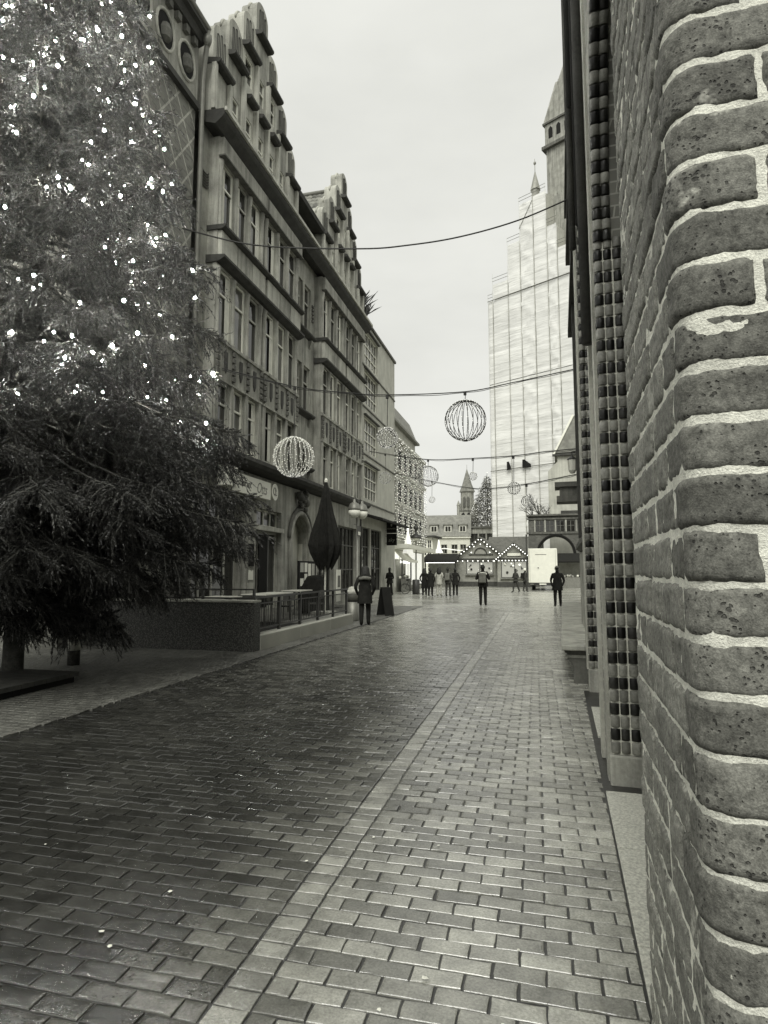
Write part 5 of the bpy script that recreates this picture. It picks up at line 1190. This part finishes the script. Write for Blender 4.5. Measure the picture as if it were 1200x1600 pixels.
o = MB(); o.box(0, .04, 0, .5, .3, 1.65); o.build('poster', 'sign_white', pb); o = MB(); o.box(.041, .045, .08, .4, .9, 1.4); o.build('poster_picture', 'cloth_mid', pb); o = MB(); o.box(-.1, .14, .05, .45, 0, .06); o.build('foot', 'dark_metal', pb)
# litter bin with bag
bi = thing('litter_bin', 'round grey litter bin with pale bag on its lid beside the woman', 'litter bin', W(-5.75, 18.5), A2)
o = MB(); o.lathe([(.2, 0), (.208, .05), (.21, .12), (.215, .62)], 18); o.build('drum', 'grey_metal', bi, True); o = MB(); o.lathe([(.222, .62), (.222, .66)], 18); o.build('band', 'black', bi); o = MB(); o.lathe([(.22, .661), (.225, .86), (.23, .9)], 18); o.build('rim', 'grey_metal', bi, True)
o = MB(); rbg = random.Random(3); vs = []
for j in range(6):
    for k in range(14): a = 2 * PI * k / 14; r = (.235, .26, .24, .2, .12, .02)[j] * rbg.uniform(.88, 1.1); vs.append((r * math.cos(a), r * math.sin(a), .88 + .045 * j + rbg.uniform(-.015, .015)))
o.add(vs, [(j * 14 + k, j * 14 + (k + 1) % 14, (j + 1) * 14 + (k + 1) % 14, (j + 1) * 14 + k) for j in range(5) for k in range(14)]); o.build('bag', 'cloth_pale', bi, True)
ab = thing('a_board', 'dark folding pavement board behind the woman in black', 'pavement board', W(-5.3, 21.0), A2 + .9)
for s_ in (-1, 1): o = MB(); o.add([(-.2, s_ * .24, 0), (.2, s_ * .24, 0), (.2, s_ * .02, 1.0), (-.2, s_ * .02, 1.0), (-.2, s_ * .27, 0), (.2, s_ * .27, 0), (.2, s_ * .05, 1.0), (-.2, s_ * .05, 1.0)], [(0, 1, 2, 3), (7, 6, 5, 4), (0, 4, 5, 1), (2, 6, 7, 3), (1, 5, 6, 2), (3, 7, 4, 0)]); o.build('panel', 'black', ab)
o = MB(); o.box(-.2, .2, -.05, .05, .98, 1.02); o.build('hinge_bar', 'dark_metal', ab)
# street lamps
lp = thing('street_lamp', 'street lamp with two domed glass globes in front of the gabled house', 'street lamp', W(-7.55, 24.9), A2)
o = MB(); o.lathe([(.12, 0), (.11, .3), (.06, .4), (.05, 4.5)], 10); o.build('post', 'grey_metal', lp, True)
for k, (dx, dy) in enumerate(((-.05, -.3), (.1, .35))):
    o = MB(); o.tube([(0, 0, 4.45), (dx * .6, dy * .6, 4.75), (dx, dy, 4.7)], .025, 6); o.build('arm', 'dark_metal', lp)
    hd = MB(); hd.lathe([(.03, 4.72), (.07, 4.66), (.07, 4.58), (.2, 4.5), (.265, 4.3), (.27, 4.22)], 16, (dx, dy, 0)); h_ = hd.build('dome', 'grey_metal', lp, True); gl = MB(); gl.lathe([(.262, 4.215), (.24, 4.05), (.15, 3.92), (.02, 3.88)], 16, (dx, dy, 0)); gl.build('globe', 'sign_white', h_, True)
o = MB(); o.box(.06, .09, -.22, .22, 3.1, 3.55); o.build('sign_plate', 'frame_dark', lp); o = MB(); o.box(.091, .095, -.16, .16, 3.15, 3.3); o.build('sign_mark', 'sign_white', lp)
o = MB(); o.tube([(0, -.5, 3.6), (0, .1, 3.6)], .015, 5); o.build('cross_arm', 'dark_metal', lp)
l2 = thing('street_lamp', 'single wide-hooded street lamp standing left of the group of people', 'street lamp', (-11.36, 48, 0))
o = MB(); o.lathe([(.12, 0), (.1, .5), (.055, .6), (.05, 5.1)], 8); o.build('post', 'grey_metal', l2, True); o = MB(); o.lathe([(.48, 4.3), (.46, 4.38), (.3, 4.58), (.1, 4.66), (.08, 4.95), (.2, 5.05), (.22, 5.2), (.05, 5.42)], 14); o.build('hood', 'dark_metal', l2, True); o = MB(); o.lathe([(.3, 4.295), (.2, 4.15), (.02, 4.1)], 12); o.build('glass', 'sign_white', l2, True)

# ------------------------------------------------------------------ bicycle and dark case
bk = thing('bicycle', 'parked bicycle leaning by the lamp left of the group', 'bicycle', (-10.35, 40.4, 0), math.radians(8))
def ring(c, R, r, n=24):
    return [(c[0] + R * math.cos(2 * PI * k / n), c[1], c[2] + R * math.sin(2 * PI * k / n)) for k in range(n + 1)]
for x in (0, 1.05):
    o = MB(); o.tube(ring((x, 0, .35), .33, 0), .02, 6, False); wl = o.build('wheel', 'rubber', bk, True); o = MB()
    for k in range(14): a = 2 * PI * k / 14; o.tube([(x, 0, .35), (x + .32 * math.cos(a), 0, .35 + .32 * math.sin(a))], .003, 3)
    o.build('spokes', 'pale_metal', wl); o = MB(); o.tube(ring((x, 0, .37), .37, 0)[2:11], .015, 5); o.build('mudguard', 'dark_metal', wl)
o = MB(); o.tube([(0, 0, .35), (.2, 0, .85), (.78, 0, .85), (.42, 0, .3), (.25, 0, .83)], .018, 6); o.tube([(0, 0, .35), (.42, 0, .3)], .013, 6); o.tube([(.78, 0, .88), (.86, 0, .65), (1.05, 0, .35)], .016, 6); o.build('frame', 'dark_metal', bk)
o = MB(); o.tube([(.78, 0, .88), (.76, 0, 1.05)], .014, 6); o.tube([(.68, -.28, 1.07), (.76, -.1, 1.05), (.76, .1, 1.05), (.68, .28, 1.07)], .013, 6); o.build('handlebar', 'pale_metal', bk)
o = MB(); o.tube([(.08, 0, .97), (.2, 0, .98), (.33, 0, .97)], [.07, .06, .02], 8); o.tube([(.2, 0, .85), (.2, 0, .97)], .014, 6); o.build('saddle', 'rubber', bk); o = MB(); o.tube([(.42, -.03, .3), (.5, -.1, .22), (.5, -.2, .22)], .012, 5); o.tube([(.42, .03, .3), (.34, .1, .38), (.34, .2, .38)], .012, 5); o.build('crank', 'dark_metal', bk)
o = MB(); o.lathe([(.26, 0), (.27, .1), (.27, .95), (.22, 1.0)], 14); tag(o.build('waste_drum', 'dark_metal', None, True, (-9.63, 40.6, 0)), 'dark upright drum in front of the parked bicycle', 'drum')

# ------------------------------------------------------------------ people
def person(label, x, y, face, H=1.74, coat='cloth_black', legs='cloth_dark', hem=.85, stride=0.0, hairm='hair', long_hair=False, bow=0.0, arms='pocket', bag=None, hood=None, cap=None, shoes='cloth_black', skirt=True, wide=1.0):
    r_ = thing('person', label, 'person', (x, y, 0), face); k = H / 1.75
    s = stride; up = .02
    J = [(0, 0, .95), (0, 0, 1.12), (0, .01, 1.33), (0, .0 + bow * .1, 1.49), (0, .02 + bow * .35, 1.57 - bow * .03), (0, .02 + bow * .6, 1.665 - bow * .12)]
    rad = [(.155 * wide, .115), (.15 * wide, .115), (.175 * wide, .12), (.062, .062), (.082, .09), (.088, .1)]
    E_ = [(0, 1), (1, 2), (2, 3), (3, 4), (4, 5)]
    hands = []
    for sd_ in (-1, 1):
        st = s * sd_; b_ = len(J)
        if arms == 'pocket': el, wr, hd = (sd_ * .29, -.08, 1.15), (sd_ * .235, .06, .97), (sd_ * .2, .11, .9)
        elif arms == 'front': el, wr, hd = (sd_ * .28, -.03, 1.13), (sd_ * .17, .2, 1.13), (sd_ * .07, .26, 1.16)
        elif arms == 'straps': el, wr, hd = (sd_ * .29, -.02, 1.15), (sd_ * .2, .17, 1.24), (sd_ * .13, .19, 1.32)
        else: el, wr, hd = (sd_ * .25, -.05 - st * .35, 1.15), (sd_ * .26, .03 - st * .6, .93), (sd_ * .26, .05 - st * .7, .85)
        J += [(sd_ * .175 * wide, 0, 1.41), el, wr, hd]; rad += [(.075, .075), (.056, .056), (.042, .042), (.036, .04)]; E_ += [(2, b_), (b_, b_ + 1), (b_ + 1, b_ + 2), (b_ + 2, b_ + 3)]; hands.append((Vector(wr), Vector(hd)))
        b_ = len(J); kx = .1 * sd_
        J += [(sd_ * .09, 0, .88), (kx, st * .22 + .02, .5), (kx, st * .42 - .03 - abs(st) * .05, .1), (kx * 1.12, st * .42 + .13, .045)]; rad += [(.098, .1), (.078, .08), (.055, .06), (.05, .045)]; E_ += [(0, b_), (b_, b_ + 1), (b_ + 1, b_ + 2), (b_ + 2, b_ + 3)]
    me = bpy.data.meshes.new('body_skeleton'); me.from_pydata([tuple(c * k for c in j) for j in J], E_, []); tmp = bpy.data.objects.new('body_skeleton', me); COL.objects.link(tmp)
    tmp.modifiers.new('skin', 'SKIN'); sv = me.skin_vertices[0].data
    for i, q in enumerate(rad): sv[i].radius = (q[0] * k, q[1] * k); sv[i].use_root = (i == 0)
    sm = tmp.modifiers.new('sub', 'SUBSURF'); sm.levels = 1; sm.render_levels = 1
    dg = bpy.context.evaluated_depsgraph_get(); bmesh_ = bpy.data.meshes.new_from_object(tmp.evaluated_get(dg)); bpy.data.objects.remove(tmp); bpy.data.meshes.remove(me)
    bm = bmesh.new(); bm.from_mesh(bmesh_)
    for wr, hd in hands:                                          # five unequal fingers, curled from the palm
        d_ = (hd - wr).normalized(); s_ = d_.orthogonal().normalized(); u_ = d_.cross(s_)
        for f_ in range(5):
            p0 = hd + (s_ * (.026 - .017 * f_) if f_ < 4 else -s_ * .03 - d_ * .03); L_ = (.05, .06, .055, .042, .045)[f_]; dd = d_ if f_ < 4 else (d_ - s_ * .8).normalized()
            t_ = MB().tube([p0 * k, (p0 + dd * L_ * .6 + d_ * .02) * k, (p0 + dd * L_ + u_ * .02 + d_ * .02) * k], [.009 * k, .008 * k, .006 * k], 5)
            vs_ = [bm.verts.new(q) for q in t_.v]
            for f in t_.f: bm.faces.new([vs_[i] for i in f])
    hy, hz = (.02 + bow * .6), (1.665 - bow * .12)                 # nose
    t_ = MB().tube([(0, (hy + .09) * k, (hz + .0) * k), (0, (hy + .118) * k, (hz - .035) * k), (0, (hy + .09) * k, (hz - .045) * k)], [.01, .014, .008], 5); vs_ = [bm.verts.new(q) for q in t_.v]
    for f in t_.f: bm.faces.new([vs_[i] for i in f])
    for f in bm.faces:
        c = f.calc_center_median() / k; f.smooth = True; near_hand = min((c - hd).length for _, hd in hands) < .075
        if c.z < .115 + .02: f.material_index = 2
        elif near_hand and arms != 'pocket': f.material_index = 3
        elif c.z > 1.53 - bow * .05: f.material_index = 3
        elif c.z < .93 and abs(c.x) < .2: f.material_index = 1
        else: f.material_index = 0
    bm.to_mesh(bmesh_); bm.free(); bmesh_.materials.clear()
    for m_ in (coat, legs, shoes, 'skin'): bmesh_.materials.append(MATS[m_])
    bmesh_.name = 'body'; obj('body', bmesh_, r_)
    hc = (0, (hy - .012) * k, (hz + .02) * k)
    hr = MB(); n = 16; vs = []
    for j in range(8):
        for i in range(n):
            a = 2 * PI * i / n; back = -math.sin(a); ph = PI * .5 - (PI * .5 + (.55 if back > -.25 else -.35)) * (7 - j) / 7
            rr = .112; vs.append((hc[0] + rr * .92 * math.cos(ph) * math.cos(a) * k, hc[1] + rr * 1.08 * math.cos(ph) * math.sin(a) * k, hc[2] + rr * 1.05 * math.sin(ph) * k + (.004 * math.sin(i * 5)) ))
    hr.add(vs, [(j * n + i, j * n + (i + 1) % n, (j + 1) * n + (i + 1) % n, (j + 1) * n + i) for j in range(7) for i in range(n)] + [tuple(7 * n + i for i in range(n))])
    hr.build('hair' if not cap else 'cap', cap or hairm, r_, True)
    if long_hair: o = MB(); o.lathe([(.07 * k, .1), (.115 * k, .04), (.135 * k, -.06), (.155 * k, -.17), (.15 * k, -.27), (.09 * k, -.33)], 14, (hc[0], hc[1] - .045, hc[2]), 1, .8); o.build('long_hair', hairm, r_, True)
    for sd_ in (-1, 1):
        o = MB(); o.ball((sd_ * .034 * k, (hy + .087) * k, (hz + .01) * k), .011 * k, 6, 5); o.build('eye', 'black', r_)
        o = MB(); o.ball((sd_ * .088 * k, hy * k, (hz - .01) * k), .022 * k, 6, 5, 1.4); o.build('ear', 'skin', r_)
    o = MB(); o.tube([(-.025 * k, (hy + .093) * k, (hz - .068) * k), (.025 * k, (hy + .093) * k, (hz - .068) * k)], .006 * k, 5); o.build('mouth', 'cloth_mid', r_)
    if skirt:
        o = MB(); top = 1.2; n = 18; vs = []
        prof = [(.172 * wide, .13, top), (.178 * wide, .138, 1.05), (.195 * wide, .16, .95), ((.205 + .03 * (.9 - hem)) * wide, .175 + abs(s) * .1, hem)]
        for a_, b_, z in prof:
            for i in range(n): t_ = 2 * PI * i / n; f_ = 1 + .03 * math.sin(5 * t_ + z * 9); vs.append((a_ * f_ * math.cos(t_) * k, b_ * f_ * math.sin(t_) * k, z * k))
        o.add(vs, [(j * n + i, j * n + (i + 1) % n, (j + 1) * n + (i + 1) % n, (j + 1) * n + i) for j in range(3) for i in range(n)]); o.build('coat_skirt', coat, r_, True)
    if hood: o = MB(); o.tube([(.15 * math.cos(a) * k, (-.02 + .13 * math.sin(a)) * k, (1.44 - .05 * abs(math.cos(a)) + .015 * math.sin(a)) * k) for a in [2 * PI * i / 14 for i in range(15)]], .055 * k, 7, False); o.build('hood', hood, r_, True)
    if bag:
        o = MB(); o.box(-.15 * k, .15 * k, -.3 * k, -.125 * k, 1.0 * k, 1.44 * k); b_ = bevel(o.build('backpack', bag, r_), .05, 3); o = MB(); o.box(-.11 * k, .11 * k, -.335 * k, -.302 * k, 1.03 * k, 1.22 * k); bevel(o.build('pocket', bag, b_), .015)
        for sd_ in (-1, 1): o = MB(); o.tube([(sd_ * .1 * k, -.13 * k, 1.42 * k), (sd_ * .11 * k, -.03 * k, 1.49 * k), (sd_ * .11 * k, .12 * k, 1.38 * k), (sd_ * .12 * k, .13 * k, 1.2 * k), (sd_ * .14 * k, -.1 * k, 1.05 * k)], .018, 5); o.build('strap', bag, b_)
    return r_
person('woman in long black coat with pale fur hood standing beside the litter bin', -5.51, 16.75, .28, 1.73, 'cloth_black', 'cloth_black', .66, .2, 'hair', True, .22, 'pocket', None, 'cloth_mid', wide=1.05)
person('man in dark jacket with light gloves walking by the modern house', -10.45, 36.8, PI - .3, 1.76, 'cloth_black', 'cloth_dark', .82, .3, 'hair', False, 0, 'front', wide=1.1)
person('figure in dark coat seen from behind beside the lit stall', -12.05, 46, .4, 1.68, 'cloth_dark', 'cloth_black', .6, .1, 'hair_pale', True)
person('person in long black coat at the left end of the group', -8.36, 37.6, .1, 1.72, 'cloth_black', 'cloth_black', .5, .05, 'hair', True)
person('person in black puffy coat, second from left in the group', -7.82, 36.9, .0, 1.7, 'cloth_black', 'cloth_black', .62, .12, 'hair', False, wide=1.15, shoes='cloth_pale')
person('person in pale patterned coat in the middle of the group', -7.30, 37.1, .0, 1.78, 'cloth_pale', 'cloth_black', .75, .06, 'hair', True)
person('person with dark grey backpack, second from right in the group', -6.72, 37.0, -.1, 1.76, 'cloth_dark', 'cloth_black', .84, .18, 'hair', False, 0, 'straps', 'cloth_mid')
person('person in black jacket at the right end of the group', -6.42, 37.9, .1, 1.75, 'cloth_black', 'cloth_black', .7, .05, 'hair', False)
person('person with grey backpack and white hood walking away mid street', -3.41, 27.64, .05, 1.84, 'cloth_black', 'cloth_black', .84, .08, 'hair', False, 0, 'straps', 'cloth_mid', 'sign_white', shoes='cloth_mid', wide=1.12)
person('person in dark jacket and knit cap striding past the hut', -3.17, 45.3, PI / 2 + .9, 1.72, 'cloth_dark', 'cloth_black', .86, .55, 'hair', False, 0, 'front', None, None, 'cloth_dark', 'sign_white')
person('person in dark coat carrying a square case beside the white trailer', -2.56, 46.6, -1.1, 1.75, 'cloth_dark', 'cloth_mid', .8, .2, 'hair', False, 0, 'swing', 'cloth_black', None, 'sign_white')
person('bearded man in black coat and grey cap coming towards us by the bench', -.13, 28.1, PI - .1, 1.78, 'cloth_black', 'cloth_black', .72, .3, 'hair_pale', False, 0, 'pocket', None, None, 'cloth_mid', wide=1.12)
# ------------------------------------------------------------------ the big lit spruce, left foreground
TX, TY, TH, TR = -7.75, 7.0, 15.9, 4.15
sp = thing('spruce_tree', 'huge dark spruce Christmas tree filling the left side of the street', 'christmas tree', (TX, TY, 0))
o = MB(); o.tube([(0, 0, -.05), (.02, 0, .28), (0, .02, 5), (0, 0, TH)], [.16, .14, .11, .015], 10); o.build('trunk', 'bark', sp, True)
wp = thing('wrapped_post', 'short dark post with pale wrap under the spruce branches', 'post', (-7.97, 8.4, 0))
o = MB(); o.tube([(0, 0, -.02), (.01, 0, 1.1)], [.1, .085], 10); o.build('post', 'bark', wp, True); o = MB(); o.lathe([(.103, .26), (.106, .3), (.1, .5), (.096, .54)], 12); o.build('wrap', 'bark_pale', wp, True)
rt_ = random.Random(21)
LIMBS = []; bark = MB()
NB = []                                                           # needle sprays: base, direction, length
def tips(z): return TR * (1 - z / TH) ** .92
z = 1.25
camdir = Vector((-TX, -TY, 0)).normalized()
bulbs = []
while z < TH - .5:
    nl = 10 if z < 10 else 7
    for k in range(nl):
        az = 2 * PI * (k + rt_.random() * .8) / nl + z * 1.7
        zz = z + rt_.uniform(-.15, .15); L_ = tips(zz) * rt_.uniform(.82, 1.12)
        if zz < 3.2: L_ *= (.55 + .4 * max(0, zz - 1.9) / 1.3) if zz > 1.9 else .36
        d_ = Vector((math.cos(az), math.sin(az), 0)); facing = d_.dot(camdir)
        if facing < -.55 and rt_.random() < .5: continue
        pts = []
        for q in range(9):
            f_ = q / 8; droop = -.42 * L_ * f_ ** 1.3 * (1.15 if zz < 6 else .8) + .20 * L_ * max(0, f_ - .6) ** 1.2 * 1.6 + .06 * L_ * f_
            pts.append(Vector((0, 0, zz)) + d_ * (L_ * f_) + Vector((0, 0, droop)) + Vector((rt_.gauss(0, .02), rt_.gauss(0, .02), rt_.gauss(0, .015))))
        bark.tube(pts, [max(.006, .035 * (1 - q / 8.6)) for q in range(9)], 5)
        LIMBS.append((pts, facing))
        sd_ = Vector((-d_.y, d_.x, 0))
        nbr = int(L_ / .085)
        for b in range(nbr):
            f_ = .16 + .84 * (b + rt_.random() * .7) / nbr; i_ = min(7, int(f_ * 8)); p0 = pts[i_].lerp(pts[i_ + 1], f_ * 8 - i_)
            side = 1 if b % 2 else -1; l_ = (.22 + .5 * (1 - abs(f_ - .42))) * rt_.uniform(.55, 1.05) * min(1, L_ / 2.0 + .25)
            dr = (sd_ * side * rt_.uniform(.55, 1.0) + d_ * rt_.uniform(.45, .9) + Vector((0, 0, rt_.uniform(-1.0, -.15)))).normalized()
            p1 = p0 + dr * l_ * .55; p2 = p0 + dr * l_ + Vector((0, 0, -.10 * l_))
            if facing > -.3: bark.tube([p0, p1, p2], [.006, .005, .003], 3, False)
            dens = 1.0 if facing > -.2 else .45
            n_tw = int((2 + l_ * 10) * dens * (2.0 if zz < 5.5 else 1.25))
            for q in range(n_tw):
                g_ = (q + .5) / n_tw; pb = p0.lerp(p1, g_ * 2) if g_ < .5 else p1.lerp(p2, g_ * 2 - 1)
                td = (dr * .75 + Vector((rt_.gauss(0, .28), rt_.gauss(0, .28), rt_.gauss(-.55, .35)))).normalized()
                NB.append((pb, td, rt_.uniform(.14, .34)))
        for q in range(14): NB.append((pts[7].lerp(pts[8], rt_.random()), (d_ + Vector((rt_.gauss(0, .4), rt_.gauss(0, .4), rt_.gauss(.1, .35)))).normalized(), rt_.uniform(.1, .2)))
        if facing > -.35 and 4.3 < zz < 12:
            for q in range(3 if L_ > 1 else 2):
                f_ = rt_.choice((.55, .7, .8, .9, 1.0)); i_ = min(7, int(f_ * 8)); p0 = pts[i_].lerp(pts[i_ + 1], min(1, f_ * 8 - i_))
                bulbs.append(p0 + sd_ * rt_.gauss(0, .22) + Vector((0, 0, rt_.uniform(-.05, .12))) + d_ * rt_.uniform(-.05, .1))
    z += .27 if z < 10 else .34
bark.build('branches', 'bark', sp)
B_ = np.array([b for b, _, _ in NB]); D_ = np.array([d for _, d, _ in NB]); Ln = np.array([l for _, _, l in NB]); N_ = len(NB); per = 22
t_ = np.tile((np.arange(per) + .3) / per, (N_, 1)) + RNG.uniform(-.02, .02, (N_, per))
base = B_[:, None, :] + D_[:, None, :] * (t_ * Ln[:, None])[:, :, None]
rv = RNG.normal(size=(N_, per, 3)); rv -= (rv * D_[:, None, :]).sum(-1, keepdims=True) * D_[:, None, :]; rv /= np.linalg.norm(rv, axis=-1, keepdims=True) + 1e-9
nd = D_[:, None, :] * 1.0 + rv * .62; nd /= np.linalg.norm(nd, axis=-1, keepdims=True); sdv = np.cross(nd, rv); sdv /= np.linalg.norm(sdv, axis=-1, keepdims=True) + 1e-9
ln_ = RNG.uniform(.03, .055, (N_, per, 1)); wd = RNG.uniform(.005, .009, (N_, per, 1))
V_ = np.stack([base - sdv * wd, base + sdv * wd, base + nd * ln_], axis=2).reshape(-1, 3); F_ = np.arange(len(V_)).reshape(-1, 3)

obj('crown', np_mesh('crown', V_, F_, 'needles'), sp)
# the light chain on it: bulbs that show in the photograph
random.Random(4).shuffle(bulbs); bulbs = bulbs[:300]
lc = thing('tree_lights', 'white bulbs of the light chains on the huge spruce', 'light chain', (TX, TY, 4))
bl = MB().ball((0, 0, 0), .0185, 8, 6, 1.2).mesh('bulb', 'bulb_tree', True); sk = MB().lathe([(.008, 0), (.009, .03)], 6).mesh('socket', 'cable')
for p in bulbs: o = obj('bulb', bl, lc, p - Vector((0, 0, 4))); o.scale = (rt_.uniform(.65, 1.2),) * 3; obj('socket', sk, o, (0, 0, .018))
# dark low platform left of the trunk
pf = thing('wooden_platform', 'low dark timber platform at the foot of the spruce', 'platform', W(-8.5, 6.0), A2)
for k in range(7): o = MB(); o.box(0, 2.1, k * .2, k * .2 + .19, .1, .16); o.build('plank', 'wood_dark', pf)
o = MB(); o.box(.05, 2.05, .05, 1.35, 0, .099); o.build('underframe', 'black', pf)
